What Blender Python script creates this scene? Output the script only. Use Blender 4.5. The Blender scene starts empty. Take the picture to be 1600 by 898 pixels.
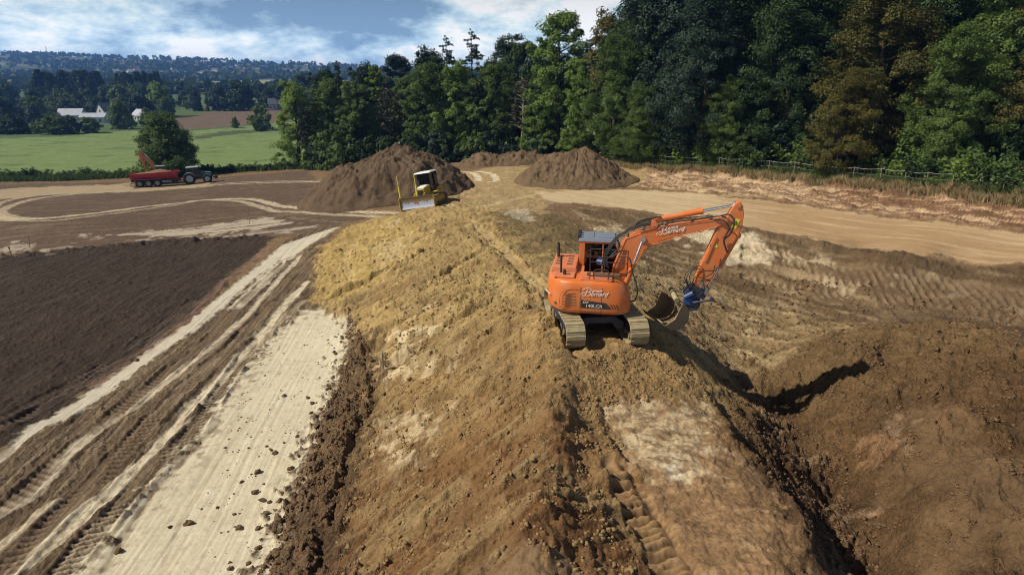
import bpy, bmesh, math, random
import numpy as np
from mathutils import Vector, Matrix, Euler

# ---------------------------------------------------------------- camera, sky, sun, exposure
sc = bpy.context.scene
COL = sc.collection
PITCH = math.radians(19.0)
CAM_Z = 10.0
cam_data = bpy.data.cameras.new('camera')
cam = bpy.data.objects.new('camera', cam_data); COL.objects.link(cam)
cam.location = (0, 0, CAM_Z)
cam.rotation_euler = (math.radians(90) - PITCH, 0, 0)
cam_data.sensor_width = 36.0
cam_data.lens = 36.0 * 950.0 / 1600.0
cam_data.clip_start = 0.1
cam_data.clip_end = 20000
sc.camera = cam

SUN_DIR = Vector((-0.88, -0.20, 0.93)).normalized()       # towards the sun: left, a little behind the camera
sun_el = math.asin(SUN_DIR.z)
sun_az = math.atan2(SUN_DIR.x, SUN_DIR.y)
sd = bpy.data.lights.new('sun', 'SUN')
sd.energy = 5.0; sd.angle = math.radians(0.55); sd.color = (1.0, 0.91, 0.74)
sun = bpy.data.objects.new('sun', sd); COL.objects.link(sun)
sun.rotation_euler = SUN_DIR.to_track_quat('Z', 'Y').to_euler()

sc.view_settings.view_transform = 'Standard'
sc.view_settings.look = 'None'
sc.view_settings.exposure = 0.12
sc.view_settings.gamma = 1.0
sc.view_settings.use_curve_mapping = False
sc.cycles.use_denoising = True
sc.cycles.max_bounces = 5
sc.cycles.diffuse_bounces = 2
sc.cycles.glossy_bounces = 2
sc.cycles.transparent_max_bounces = 6
sc.cycles.volume_bounces = 0
sc.cycles.filter_width = 1.05

class NT:
    """small helper to write node trees"""
    def __init__(s, nt): s.t = nt; nt.nodes.clear()
    def n(s, typ, **kw):
        nd = s.t.nodes.new(typ)
        for k, v in kw.items():
            if k.startswith('i_'):
                nd.inputs[int(k[2:])].default_value = v
            else: setattr(nd, k, v)
        return nd
    def l(s, a, b): s.t.links.new(a, b)
    def math(s, op, a, b=None, clamp=False):
        nd = s.t.nodes.new('ShaderNodeMath'); nd.operation = op; nd.use_clamp = clamp
        for i, v in enumerate((a, b)):
            if v is None: continue
            if isinstance(v, (int, float)): nd.inputs[i].default_value = v
            else: s.l(v, nd.inputs[i])
        return nd.outputs[0]
    def ramp(s, fac, stops):
        nd = s.t.nodes.new('ShaderNodeValToRGB')
        e = nd.color_ramp.elements
        while len(e) < len(stops): e.new(0.5)
        for el, (p, c) in zip(e, stops):
            el.position = p
            el.color = (c, c, c, 1) if isinstance(c, (int, float)) else (*c, 1)
        s.l(fac, nd.inputs[0]); return nd.outputs[0]
    def mix(s, f, a, b, mode='MIX'):
        nd = s.t.nodes.new('ShaderNodeMix'); nd.data_type = 'RGBA'; nd.blend_type = mode
        for i, v in ((0, f), (6, a), (7, b)):
            if isinstance(v, (int, float)): nd.inputs[i].default_value = v
            elif isinstance(v, tuple): nd.inputs[i].default_value = (*v, 1)
            else: s.l(v, nd.inputs[i])
        return nd.outputs[2]

world = bpy.data.worlds.new('World'); sc.world = world; world.use_nodes = True
w = NT(world.node_tree)
sky = w.n('ShaderNodeTexSky', sky_type='NISHITA', sun_disc=False)
sky.sun_elevation = sun_el; sky.sun_rotation = sun_az; sky.air_density = 1.0; sky.dust_density = 1.0; sky.ozone_density = 1.6
tc = w.n('ShaderNodeTexCoord')
sep = w.n('ShaderNodeSeparateXYZ'); w.l(tc.outputs['Generated'], sep.inputs[0])
zc = w.math('MAXIMUM', sep.outputs[2], 0.0)
den = w.math('ADD', zc, 0.40)
px = w.math('DIVIDE', sep.outputs[0], den); py = w.math('DIVIDE', sep.outputs[1], den)
cmb = w.n('ShaderNodeCombineXYZ'); w.l(px, cmb.inputs[0]); w.l(py, cmb.inputs[1])
nz = w.n('ShaderNodeTexNoise'); nz.inputs['Scale'].default_value = 2.6; nz.inputs['Detail'].default_value = 9
nz.inputs['Roughness'].default_value = 0.62; nz.inputs['Distortion'].default_value = 0.25
mp = w.n('ShaderNodeMapping'); mp.inputs['Location'].default_value = (3.1, 1.7, 0.4); w.l(cmb.outputs[0], mp.inputs[0]); w.l(mp.outputs[0], nz.inputs['Vector'])
nz2 = w.n('ShaderNodeTexNoise'); nz2.inputs['Scale'].default_value = 3.8; nz2.inputs['Detail'].default_value = 7; nz2.inputs['Roughness'].default_value = 0.62
mp2 = w.n('ShaderNodeMapping'); mp2.inputs['Location'].default_value = (9.3, -4.7, 2.0); w.l(cmb.outputs[0], mp2.inputs[0]); w.l(mp2.outputs[0], nz2.inputs['Vector'])
# cloud cover is heavier over the west (left) and opens to blue towards the right
side = w.math('MULTIPLY', sep.outputs[0], -0.55)
cover = w.math('ADD', nz.outputs[0], w.math('MINIMUM', w.math('MAXIMUM', w.math('ADD', side, 0.06), -0.16), 0.22))
cloud = w.ramp(cover, [(0.28, 0.0), (0.52, 1.0)])
# a bank of grey-blue undersides in the middle
dx = w.math('MULTIPLY', w.math('ADD', sep.outputs[0], 0.27), 4.6)
dz = w.math('MULTIPLY', w.math('SUBTRACT', sep.outputs[2], 0.085), 17.0)
bank = w.math('SUBTRACT', 1.0, w.math('SQRT', w.math('ADD', w.math('MULTIPLY', dx, dx), w.math('MULTIPLY', dz, dz))), True)
under = w.math('ADD', nz2.outputs[0], w.math('MULTIPLY', bank, 0.20))
ccol = w.ramp(under, [(.44, (1.0, 1.0, .98)), (.51, (.70, .84, .89)), (.58, (.45, .62, .76)), (.68, (.20, .33, .50))])
bg1 = w.n('ShaderNodeBackground'); w.l(sky.outputs[0], bg1.inputs[0]); bg1.inputs[1].default_value = 0.085
bg2 = w.n('ShaderNodeBackground'); w.l(ccol, bg2.inputs[0]); low = w.math('POWER', w.math('SUBTRACT', 1.0, zc), 7.0); w.l(w.math('ADD', w.math('MULTIPLY', low, 1.75), 0.12), bg2.inputs[1])
ms = w.n('ShaderNodeMixShader'); w.l(w.math('MULTIPLY', cloud, 0.93), ms.inputs[0]); w.l(bg1.outputs[0], ms.inputs[1]); w.l(bg2.outputs[0], ms.inputs[2])
wo = w.n('ShaderNodeOutputWorld'); w.l(ms.outputs[0], wo.inputs[0])

# ---------------------------------------------------------------- projection helpers (pixel of the 1600 px photograph <-> world)
CP, SP = math.cos(PITCH), math.sin(PITCH)
def ray(u, v):
    a = (u - 800) / 950.0; b = (449 - v) / 950.0
    return np.array([a, CP + b * SP, -SP + b * CP])
def at_z(u, v, z):
    r = ray(u, v); t = (z - CAM_Z) / r[2]; return r * t + np.array([0, 0, CAM_Z])
def at_y(u, v, y):
    r = ray(u, v); return r * (y / r[1]) + np.array([0, 0, CAM_Z])

# ---------------------------------------------------------------- numpy noise
_rs = np.random.RandomState(7)
_perm = _rs.permutation(256).astype(np.int32)
_ang = _rs.rand(256) * 2 * np.pi
_gx = np.cos(_ang).astype(np.float32); _gy = np.sin(_ang).astype(np.float32)
def pn(x, y, seed=0):
    xf = np.floor(x); yf = np.floor(y)
    xi = xf.astype(np.int32) + seed * 37; yi = yf.astype(np.int32) + seed * 91
    fx = (x - xf).astype(np.float32); fy = (y - yf).astype(np.float32)
    sx = fx * fx * fx * (fx * (fx * 6 - 15) + 10); sy = fy * fy * fy * (fy * (fy * 6 - 15) + 10)
    def g(ix, iy, dx, dy):
        h = _perm[(_perm[ix & 255] + iy) & 255]
        return _gx[h] * dx + _gy[h] * dy
    a = g(xi, yi, fx, fy); b = g(xi + 1, yi, fx - 1, fy)
    c = g(xi, yi + 1, fx, fy - 1); d = g(xi + 1, yi + 1, fx - 1, fy - 1)
    return ((a + sx * (b - a)) * (1 - sy) + (c + sx * (d - c)) * sy) * 1.5
def fbm(x, y, octv=4, seed=0, gain=0.5, lac=2.03):
    s = 0; a = 1.0; f = 1.0
    for i in range(octv):
        s = s + a * pn(x * f, y * f, seed + i * 3); a *= gain; f *= lac
    return s
def sstep(a, b, x):
    t = np.clip((x - a) / (b - a), 0, 1); return t * t * (3 - 2 * t)

# ---------------------------------------------------------------- terrain heights: (pixel u, v, elevation) surveyed on the photograph
A = [ # western floor
 (0,898,0),(200,898,0),(400,898,.05),(0,700,0),(200,700,0),(400,700,0),(490,600,.05),(300,600,-.1),(100,600,-.3),
 (0,520,-.6),(200,500,-.6),(350,500,-.3),(470,500,-.05),(0,420,-1.2),(200,420,-1.2),(380,420,-.9),(470,410,-.6),
 (505,365,-.8),(0,350,-2),(200,350,-2),(400,340,-1.6),(560,335,-1.0),(0,310,-3.3),(200,305,-3.8),(400,295,-3.2),
 (270,292,-4.8),(0,285,-5),(400,275,-4.6),(450,300,-2.6),(560,295,-1.4),(600,320,-.8),(700,268,-1.2),
 # berm, west face
 (545,500,.05),(560,560,.2),(545,640,.15),(510,740,.15),(480,850,.2),(420,898,.1),
 (620,600,.9),(700,600,1.7),(600,450,.8),(600,520,.85),(700,500,1.7),(700,400,1.3),(550,400,.1),(600,360,.1),(540,370,-.5),
 (580,700,.8),(660,700,1.6),(760,700,2.4),(580,800,.9),(700,800,2.0),(780,800,2.7),(600,890,1.2),(720,890,2.3),(780,600,2.5),(770,500,2.4),
 # crest
 (640,345,.25),(700,345,.8),(760,400,1.9),(800,450,2.5),(845,520,2.95),(880,570,3.05),(888,640,3.05),(882,720,3.05),(865,850,3.0),
 # platform
 (870,470,2.65),(860,430,2.3),(930,535,2.8),(950,600,2.75),(920,660,2.75),(930,760,2.75),(940,880,2.7),(1060,640,2.7),(1060,760,2.6),(1100,890,2.6),(1150,800,2.6),
 (1010,530,2.7),(960,470,2.6),(1060,600,2.6),(1110,660,2.55),(1170,720,2.5),(1230,800,2.45),(1280,890,2.4),
 # north of the machine
 (820,345,.9),(780,300,.1),(760,280,-.3),(720,305,.0),(850,365,1.2),(890,380,1.1),(900,350,.5),(1000,440,.9),(960,400,.8),(940,360,.4),
 # haul road
 (850,310,.2),(1000,315,.3),(1200,350,.6),(1400,378,.8),(1600,400,1.0),(1600,362,1.2),(1400,342,1.0),(1200,318,.7),(1000,300,.25),
 (1000,336,.25),(1170,368,.45),(1400,398,.7),(1600,420,.8),
 # bank and fence line
 (900,262,-.1),(1000,260,.5),(1100,266,.9),(1200,276,1.3),(1300,283,1.6),(1400,292,1.9),(1600,312,2.4),(1500,302,2.2),
 # pit wall and floor
 (1060,400,-.3),(1300,440,-.6),(1450,480,-.8),(1600,500,-.5),(1150,450,-.8),(1150,500,-.5),(1250,480,-1.0),(1200,540,-.1),(1060,500,.9),(1140,560,.3),(1175,600,.0),
 (1030,480,1.6),(1080,540,1.5),(1020,570,2.6),(1110,610,1.9),(1200,660,.6),(1280,760,-.1),(1200,700,1.3),(1260,780,1.0),(1320,880,.7),
 (1325,560,1.3),(1400,512,1.6),(1500,520,2.0),(1600,560,2.3),(1240,580,.5),(1400,600,1.2),(1500,700,1.5),(1600,700,1.9),(1600,898,1.3),(1440,898,.3),
 (1300,700,.0),(1240,640,-.25),(1300,780,-.45),(1210,612,-.15),(1370,898,-.5),(1450,800,1.0),(1350,640,.9),(1370,720,.6)]
AX = [at_z(*a) for a in A]
AW = [ # world anchors x, y, z : around the camera and the far country
 (-8,-5,.2),(0,-5,3),(8,-5,.6),(-20,3,-.2),(20,5,2.4),(-8,4,.1),(8,5,.3),(3,3,2.6),(0,4,3.0),
 (46,38,4.5),(60,60,6),(34,75,3.2),(55,100,6),(30,110,1.5),(90,120,9),(70,60,7.5),
 (0,110,-2.2),(14,95,-1.0),(-20,105,-3.6),(-48,105,-5.3),(-110,100,-5.6),(-80,75,-4.3),(-45,50,-2.3),
 (-100,160,-7.6),(-160,150,-7.2),(-40,160,-7.2),(0,160,-5),(60,180,6),(150,180,12),
 (-180,240,-9.2),(-90,240,-9.4),(-30,240,-8.2),(50,260,0),(200,260,14),
 (-280,320,-10),(-180,320,-10),(-100,330,-9.3),(-20,330,-7.5),(100,350,2),(350,350,16),
 (-420,450,-8),(-250,450,-9.5),(-120,450,-7),(0,450,-4),(200,500,8),
 (-700,800,2),(-450,800,-2),(-200,800,2),(0,800,6),(300,800,16),(800,800,30),
 (-1100,1300,16),(-700,1300,8),(-350,1300,7.5),(-100,1300,10),(300,1300,22),(1200,1300,40),
 (-1500,1900,60),(-900,1900,38),(-500,1900,22),(-100,1900,22),(500,1900,30),
 (-2200,2600,100),(-1300,2600,76),(-800,2600,58),(-300,2600,34),(300,2600,36),(1500,2600,60),(2500,2600,70),
 (-2500,4000,70),(0,4000,30),(2500,4000,50),(-6000,6500,60),(0,6500,30),(6000,6500,50)]
Y0 = -8.0
P = np.array([[p[0] / (p[1] - Y0), math.log(p[1] - Y0), p[2] / (p[1] - Y0)] for p in list(AX) + AW])
def _phi(d2): return 0.5 * d2 * np.log(d2 + 1e-12)
_n = len(P)
_K = _phi((P[:, None, 0] - P[None, :, 0]) ** 2 + (P[:, None, 1] - P[None, :, 1]) ** 2) + np.eye(_n) * 2e-4
_T = np.c_[np.ones(_n), P[:, :2]]
_M = np.block([[_K, _T], [_T.T, np.zeros((3, 3))]])
_sol = np.linalg.solve(_M, np.r_[P[:, 2], np.zeros(3)])
S_MAX, L0, L1 = 1.35, math.log(2.5), math.log(9000)
GS, GL = 300, 520
_s = np.linspace(-S_MAX, S_MAX, GS); _l = np.linspace(L0, L1, GL)
_S, _L = np.meshgrid(_s, _l)
_W = np.zeros_like(_S) + _sol[_n] + _sol[_n + 1] * _S + _sol[_n + 2] * _L
for i in range(_n):
    _W += _sol[i] * _phi((_S - P[i, 0]) ** 2 + (_L - P[i, 1]) ** 2)
def zbase(x, y):
    x = np.asarray(x, float); y = np.asarray(y, float)
    r = np.maximum(y - Y0, 2.6)
    s = np.clip(x / r, -S_MAX + 1e-4, S_MAX - 1e-4); l = np.clip(np.log(r), L0, L1 - 1e-4)
    fs = (s + S_MAX) / (2 * S_MAX) * (GS - 1); fl = (l - L0) / (L1 - L0) * (GL - 1)
    i = np.clip(fs.astype(int), 0, GS - 2); j = np.clip(fl.astype(int), 0, GL - 2)
    fs = fs - i; fl = fl - j
    wv = (_W[j, i] * (1 - fs) + _W[j, i + 1] * fs) * (1 - fl) + (_W[j + 1, i] * (1 - fs) + _W[j + 1, i + 1] * fs) * fl
    return wv * r
def W2(u, v):
    """point of the terrain seen at photograph pixel (u, v): march along the ray"""
    r = ray(u, v); t = 6.0
    prev = t
    for k in range(4000):
        p = r * t
        if p[2] + CAM_Z <= float(zbase(p[0], p[1])): break
        prev = t; t *= 1.006
        if t > 7000: break
    lo, hi = prev, t
    for k in range(18):
        m = (lo + hi) / 2; p = r * m
        if p[2] + CAM_Z <= float(zbase(p[0], p[1])): hi = m
        else: lo = m
    p = r * hi
    return np.array([p[0], p[1]])
def WP(pts): return np.array([W2(*p[:2]) for p in pts])

# ---------------------------------------------------------------- shapes on the ground (traced, then kept as world outlines)
def poly_sd(px_, py_, poly):
    """signed distance (inside > 0) to a closed polygon"""
    d = np.full(px_.shape, 1e9, np.float32); ins = np.zeros(px_.shape, bool)
    n = len(poly)
    for i in range(n):
        x0, y0 = poly[i]; x1, y1 = poly[(i + 1) % n]
        ex, ey = x1 - x0, y1 - y0
        wx = px_ - x0; wy = py_ - y0
        t = np.clip((wx * ex + wy * ey) / (ex * ex + ey * ey + 1e-9), 0, 1)
        dd = (wx - ex * t) ** 2 + (wy - ey * t) ** 2
        d = np.minimum(d, dd)
        if y0 != y1:
            c = ((y0 <= py_) & (y1 > py_)) | ((y1 <= py_) & (y0 > py_))
            xi = x0 + (py_ - y0) / (y1 - y0) * ex
            ins ^= c & (px_ < xi)
    d = np.sqrt(d); return np.where(ins, d, -d)
def line_sd(px_, py_, pts, maxd):
    """signed lateral offset and run length along an open polyline, for points nearer than maxd"""
    D = np.full(px_.shape, 1e6, np.float32); S = np.zeros(px_.shape, np.float32); run = 0.0
    for i in range(len(pts) - 1):
        x0, y0 = pts[i]; x1, y1 = pts[i + 1]
        ex, ey = x1 - x0, y1 - y0; L = math.hypot(ex, ey)
        if L < 1e-6: continue
        m = (px_ > min(x0, x1) - maxd) & (px_ < max(x0, x1) + maxd) & (py_ > min(y0, y1) - maxd) & (py_ < max(y0, y1) + maxd)
        idx = np.nonzero(m)[0]
        if len(idx):
            wx = px_[idx] - x0; wy = py_[idx] - y0
            t = (wx * ex + wy * ey) / L
            tc_ = np.clip(t, 0, L)
            d2 = np.hypot(wx - ex / L * tc_, wy - ey / L * tc_)
            side_ = np.sign(ex * wy - ey * wx)
            better = d2 < np.abs(D[idx])
            k = idx[better]
            D[k] = (d2 * np.where(side_ == 0, 1, side_))[better]; S[k] = (run + tc_)[better]
        run += L
    return D, S
def smooth(pts, n=6):
    """Catmull-Rom through the points"""
    pts = np.asarray(pts); out = []
    for i in range(len(pts) - 1):
        p0 = pts[max(i - 1, 0)]; p1 = pts[i]; p2 = pts[i + 1]; p3 = pts[min(i + 2, len(pts) - 1)]
        for k in range(n):
            t = k / n
            out.append(0.5 * ((2 * p1) + (-p0 + p2) * t + (2 * p0 - 5 * p1 + 4 * p2 - p3) * t * t + (-p0 + 3 * p1 - 3 * p2 + p3) * t ** 3))
    out.append(pts[-1]); return np.array(out)

class Sheet:
    """a heightfield with albedo; every feature is a world-space outline or a world-space pattern"""
    def __init__(s, x, y, z, col):
        s.x = x.astype(np.float32); s.y = y.astype(np.float32); s.z = z.astype(np.float64)
        s.c = np.tile(np.array(col, np.float32), (len(x), 1)); s.rough = np.full(len(x), .5, np.float32)
    def paint(s, m, col):
        m = m[:, None].astype(np.float32); s.c += (np.array(col, np.float32) - s.c) * m
    def region(s, pts, soft=.2, warp=.0, wl=.5, world=False, seed=3):
        pts = pts if world else WP(pts)
        pts = np.asarray(pts)
        x0, y0 = pts.min(0) - 6 * (soft + warp); x1, y1 = pts.max(0) + 6 * (soft + warp)
        idx = np.nonzero((s.x > x0) & (s.x < x1) & (s.y > y0) & (s.y < y1))[0]
        m = np.zeros(len(s.x), np.float32)
        if not len(idx): return m
        X = s.x[idx]; Y = s.y[idx]
        sd_ = poly_sd(X, Y, pts)
        if warp: sd_ = sd_ + warp * fbm(X / wl, Y / wl, 5, seed, .62)
        m[idx] = sstep(-soft, soft, sd_); return m

# ---------------------------------------------------------------- the ground: one fan-shaped sheet out to the horizon
def build_ground():
    NC = 1500
    r = 4.0; rows = []
    while r < 8900:
        rows.append(r)
        k = .00165 * (1 + r / 55.0) if r > 13 else .02
        r += r * min(k, .02)
    R = np.array(rows); Sx = np.concatenate([np.linspace(-2.6, -1.13, 60), np.linspace(-1.12, 1.12, NC), np.linspace(1.13, 2.6, 60)]); NC = len(Sx)
    NR = len(R)
    print('ground grid', NR, NC)
    X = (R[:, None] * Sx[None, :]).ravel(); Y = np.repeat(R + Y0, NC)
    Z = zbase(X, Y)
    g = Sheet(X, Y, Z, (.185, .118, .062))
    x, y = g.x, g.y
    D = np.hypot(x, y)
    near = sstep(140, 60, D)
    n_big = fbm(x / 9, y / 9, 4, 1); n_mid = fbm(x / 1.6, y / 1.6, 5, 5, .55); n_sm = fbm(x / .38, y / .38, 4, 9, .6)
    cl = fbm(x / .17, y / .17, 3, 21, .6)
    clod = np.clip(n_sm * .9 + cl * .55 - .12, 0, 2)                 # lumps standing on the surface
    g.rough[:] = .6
    # ---- far country
    far = D > 80
    fld = np.array([.150, .205, .072])
    g.paint(sstep(150, 200, D), (.07, .11, .04))
    # hills: patchwork of darker woods and fields
    patch = fbm(x / 240, y / 150, 3, 31)
    g.paint(sstep(700, 900, D) * sstep(-.02, .06, patch), (.16, .17, .075))
    g.paint(sstep(700, 900, D) * sstep(.05, -.1, patch), (.035, .065, .03))
    def reg(pts, col, soft=.2, warp=0., wl=.5, amt=1.0, rough=None, seed=3, world=False, mod=None):
        m = g.region(pts, soft, warp, wl, world, seed) * amt
        if mod is not None: m = m * mod
        g.paint(m, col)
        if rough is not None: g.rough[:] += (rough - g.rough) * m
        return m
    tan = [(-620, 700), (-120, 700), (-60, 1100), (-420, 1250), (-760, 1150)]
    reg(tan, (.27, .24, .15), 8, 10, 60, world=True)
    reg([(-900, 1250), (-560, 1200), (-420, 1500), (-900, 1650)], (.13, .20, .07), 8, 10, 60, world=True)
    # pasture
    pas = reg([(-900, 300), (-60, 280), (210, 274), (340, 268), (480, 262), (560, 252), (640, 246), (960, 246), (980, 150), (430, 192), (300, 205), (200, 204), (90, 214), (-60, 218), (-900, 235)], fld, 1.0, 1.2, 4, rough=.35)
    pn1 = fbm(x / 14, y / 5, 4, 41)
    g.paint(pas * sstep(.05, .5, pn1) * .7, (.135, .20, .065))
    g.paint(pas * sstep(.05, .6, -pn1) * .6, (.055, .11, .036))
    g.paint(pas * sstep(.25, .6, fbm(x / 3, y / 1.2, 3, 43)) * .4, (.17, .19, .08))
    # ploughed field behind it
    plo = reg([(268, 200), (275, 184), (340, 174), (450, 162), (455, 190), (380, 196), (300, 202)], (.125, .088, .064), 1.5, 1, 5)
    reg([(300, 214), (345, 206), (480, 196), (480, 199), (350, 212), (302, 219)], (.06, .08, .035), .8, 2, 5)
    # ---- the stripped site
    site = [(-1100, 320), (-200, 290), (0, 284), (190, 276), (330, 270), (520, 262), (700, 244), (900, 240), (1000, 252), (1100, 263), (1200, 273), (1300, 281), (1400, 290), (1500, 300), (1600, 310), (1800, 335), (3200, 460), (3200, 1400), (-1100, 1400)]
    ms_ = g.region(site, .5, .9, 1.5)
    site_m = np.maximum(ms_, ((D < 26) | (y < 12)).astype(np.float32))
    g.paint(site_m, (.175, .112, .062))
    g.rough[:] = np.where(site_m > .5, .6, g.rough)
    strk = fbm((x * .96 + y * .28) / 7, (y * .96 - x * .28) / .7, 4, 51)
    # upper-left field
    m = reg([(-900, 330), (-150, 290), (0, 287), (480, 266), (520, 312), (590, 337), (520, 352), (420, 372), (250, 380), (0, 400), (-200, 420), (-900, 480)], (.100, .066, .045), .4, .5, 1.5, rough=.4)
    g.paint(m * sstep(.1, .7, strk) * .7, (.17, .125, .088)); g.paint(m * sstep(.1, .7, -strk) * .5, (.085, .058, .043))
    reg([(-50, 300), (60, 292), (200, 287), (210, 294), (320, 287), (330, 291), (200, 300), (100, 304), (0, 312)], (.40, .31, .20), .3, 1.4, 2, .75)
    # dark topsoil field
    fdir = WP([(60, 640), (330, 430)]); fd = fdir[1] - fdir[0]; fd /= np.linalg.norm(fd)
    fu = x * fd[0] + y * fd[1]; fv = -x * fd[1] + y * fd[0]
    till = fbm(fu / 5, fv / .32, 4, 61, .6)
    m = reg([(-900, 480), (-400, 440), (0, 402), (120, 388), (250, 374), (400, 368), (425, 372), (402, 400), (380, 420), (330, 468), (250, 540), (100, 640), (0, 712), (-400, 950), (-900, 1300)], (.040, .027, .0195), .25, .35, .9, rough=.6)
    g.paint(m * sstep(.0, .7, till) * .4, (.058, .045, .036)); g.paint(m * sstep(.0, .7, -till) * .4, (.026, .020, .017))
    g.z += m * till * .015 * near
    dark_m = m
    # pale dried silt beyond its edge
    for pts, a in (([(170, 366), (330, 353), (400, 341), (440, 344), (462, 350), (420, 357), (250, 371)], .9), ([(320, 372), (400, 359), (480, 352), (500, 356), (430, 364)], .7), ([(-10, 393), (30, 377), (45, 380), (30, 389), (70, 390), (-10, 396)], .75),
                   ([(128, 366), (145, 368), (152, 374), (143, 374)], .8), ([(60, 394), (110, 382), (115, 385), (80, 395)], .5), ([(210, 376), (225, 375), (226, 378), (212, 379)], .6), ([(285, 371), (302, 368), (304, 371), (290, 373)], .6)):
        m = g.region(pts, .18, .9, 1.2) * a * sstep(-.75, .1, strk); g.paint(m, (.40, .34, .27)); g.rough[:] *= 1 - .7 * m
    # broken rim along the dark field
    rim = smooth(WP([(-60, 402), (60, 396), (160, 388), (260, 378), (340, 376), (405, 371)])); d, s_ = line_sd(x, y, rim, 4)
    m = np.exp(-(d / 1.0) ** 2); g.z += m * np.clip(fbm(x / .9, y / .7, 4, 71, .6), -.2, 1) * .28
    g.paint(m * sstep(-.1, .5, fbm(x / .8, y / .5, 3, 77)) * .7, (.055, .042, .036))
    # trafficked mud strip
    mud = reg([(530, 350), (470, 362), (436, 385), (402, 425), (345, 470), (255, 545), (110, 645), (0, 720), (-100, 800), (-100, 1000), (420, 1000), (520, 700), (560, 600), (560, 480), (500, 390)], (.130, .090, .055), .2, .3, .8, rough=.7)
    tdir = WP([(100, 850), (470, 420)]); td = tdir[1] - tdir[0]; td /= np.linalg.norm(td)
    tu = x * td[0] + y * td[1]; tv = -x * td[1] + y * td[0]
    tr = fbm(tu / 6, tv / .35, 4, 81, .6)
    g.paint(mud * sstep(.05, .6, tr) * .5, (.24, .18, .12)); g.paint(mud * sstep(.0, .6, -tr) * .6, (.085, .056, .036))
    tr2 = fbm(tu / 9, tv / .12, 3, 83, .6)
    g.paint(mud * sstep(.15, .6, tr2) * .5, (.27, .21, .145)); g.paint(mud * sstep(.15, .6, -tr2) * .6, (.07, .047, .030)); g.z += mud * tr2 * .010 * near
    # white chalky floor
    WH = (.53, .475, .355)
    wf = reg([(474, 486), (500, 482), (542, 480), (548, 520), (535, 590), (505, 650), (470, 740), (420, 900), (400, 1000), (20, 1000), (110, 898), (190, 800), (300, 690), (360, 600), (430, 520)], WH, .12, .38, .55, rough=.06)
    st = fbm(tu / 4, tv / .22, 4, 91, .6)
    g.z += mud * (1 - wf) * tr * .03 * near
    g.paint(wf * sstep(.25, .9, st) * .3, (.50, .41, .28)); g.paint(wf * sstep(.2, .8, n_big * .8 + .1) * .35, (.52, .44, .33))
    g.paint(wf * sstep(.05, .8, fbm(x / .5, y / .5, 5, 93)) * .3, (.60, .56, .45)); g.paint(wf * sstep(.25, .8, fbm(x / .22 + 9, y / .22, 4, 97, .65)) * .35, (.30, .24, .17)); g.paint(wf * sstep(.05, .9, fbm(x / 2.2, y / 2.2, 4, 99)) * .35, (.42, .36, .26))
    edge_in = wf * (1 - g.region(WP([(474, 500), (530, 492), (536, 530), (515, 590), (480, 660), (440, 760), (395, 900), (360, 1100), (60, 1100), (150, 898), (240, 790), (340, 690), (390, 600), (440, 535)]), .3, .3, .6, True))
    g.paint(edge_in * sstep(.0, .35, n_sm) * .6, (.17, .115, .07))
    # pale wheel-polished strips
    def strip(pts, w, col, amt=1., rough=.1, seed=95, sm=True, dz=-.02, rag=.35):
        P_ = WP(pts); P_ = smooth(P_) if sm else P_
        d, s_ = line_sd(x, y, P_, w * 3 + 1)
        n = fbm(s_ / 1.5 + seed, d / .3, 4, seed, .6)
        m = sstep(w * .5 + .10, w * .5 - .10, np.abs(d) + n * w * rag) * amt * (.55 + .45 * sstep(-.5, .1, n_sm + .5 * fbm(s_ / 4, d / .1, 3, seed + 5)))
        g.paint(m, col); g.rough[:] *= 1 - (1 - rough) * m; g.z += dz * m; return m, d, s_
    reg([(527, 354), (440, 383), (400, 418), (344, 462), (300, 500), (240, 540), (170, 590), (100, 640), (30, 676), (20, 692), (130, 642), (240, 560), (310, 512), (346, 482), (400, 434), (440, 405), (470, 392)], (.47, .425, .345), .10, .16, .4, rough=.12, seed=13)
    strip([(524, 356), (480, 380), (440, 412), (400, 450), (370, 478)], .9, (.52, .46, .36), .85)
    strip([(468, 402), (412, 462), (377, 500), (300, 565), (213, 632), (128, 692), (53, 768), (-20, 812)], .34, (.50, .43, .33), .85)
    strip([(480, 440), (412, 516), (345, 590), (266, 674), (190, 749), (111, 820), (0, 915)], .42, (.54, .47, .35), .92)
    strip([(89, 783), (0, 850), (-80, 905)], .25, (.46, .39, .28), .8)
    strip([(60, 668), (20, 700), (-40, 745)], .3, (.50, .45, .38), .8)
    strip([(475, 470), (440, 500), (400, 545)], .4, (.42, .35, .25), .6)
    strip([(420, 385), (350, 440), (300, 490), (230, 545), (150, 600)], .5, (.22, .14, .10), .6, .6)
    def lugs(pts, w, pitch, depth, col_lo, col_hi, amt=.8, side_h=.05, slant=.0, seed=101, cham=False, firm=0.):
        """print of a lugged tyre or a steel track: bars across the run"""
        P_ = smooth(WP(pts)); d, s_ = line_sd(x, y, P_, w + 1.2)
        n = fbm(s_ / 1.3, d / .5, 3, seed, .6)
        edge = sstep(w * .5 + .06, w * .5 - .06, np.abs(d) + n * .09)
        ph = (s_ + (np.abs(d) if cham else d) * slant) / pitch + n * .13
        bar = .5 + .5 * np.cos(ph * 2 * math.pi); bar = sstep(.25, .75, bar)
        n2_ = fbm(s_ / 2.7 + seed, d / 1.1, 4, seed + 2, .6); e = edge * amt * np.clip(.62 + firm + n2_ * 1.5 + n * .5, 0, 1)
        g.paint(e * (1 - bar) * .85, col_lo); g.paint(e * bar * .75, col_hi)
        g.z += e * (bar - 1) * depth - edge * .02
        g.rough *= 1 - (.85 if firm else .5) * edge
        sh = np.exp(-((np.abs(d) - w * .58) / (w * .14)) ** 2); g.z += sh * side_h * np.clip(.8 + n, 0, 2) * (np.abs(d) < w + 1)
        return edge
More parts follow.
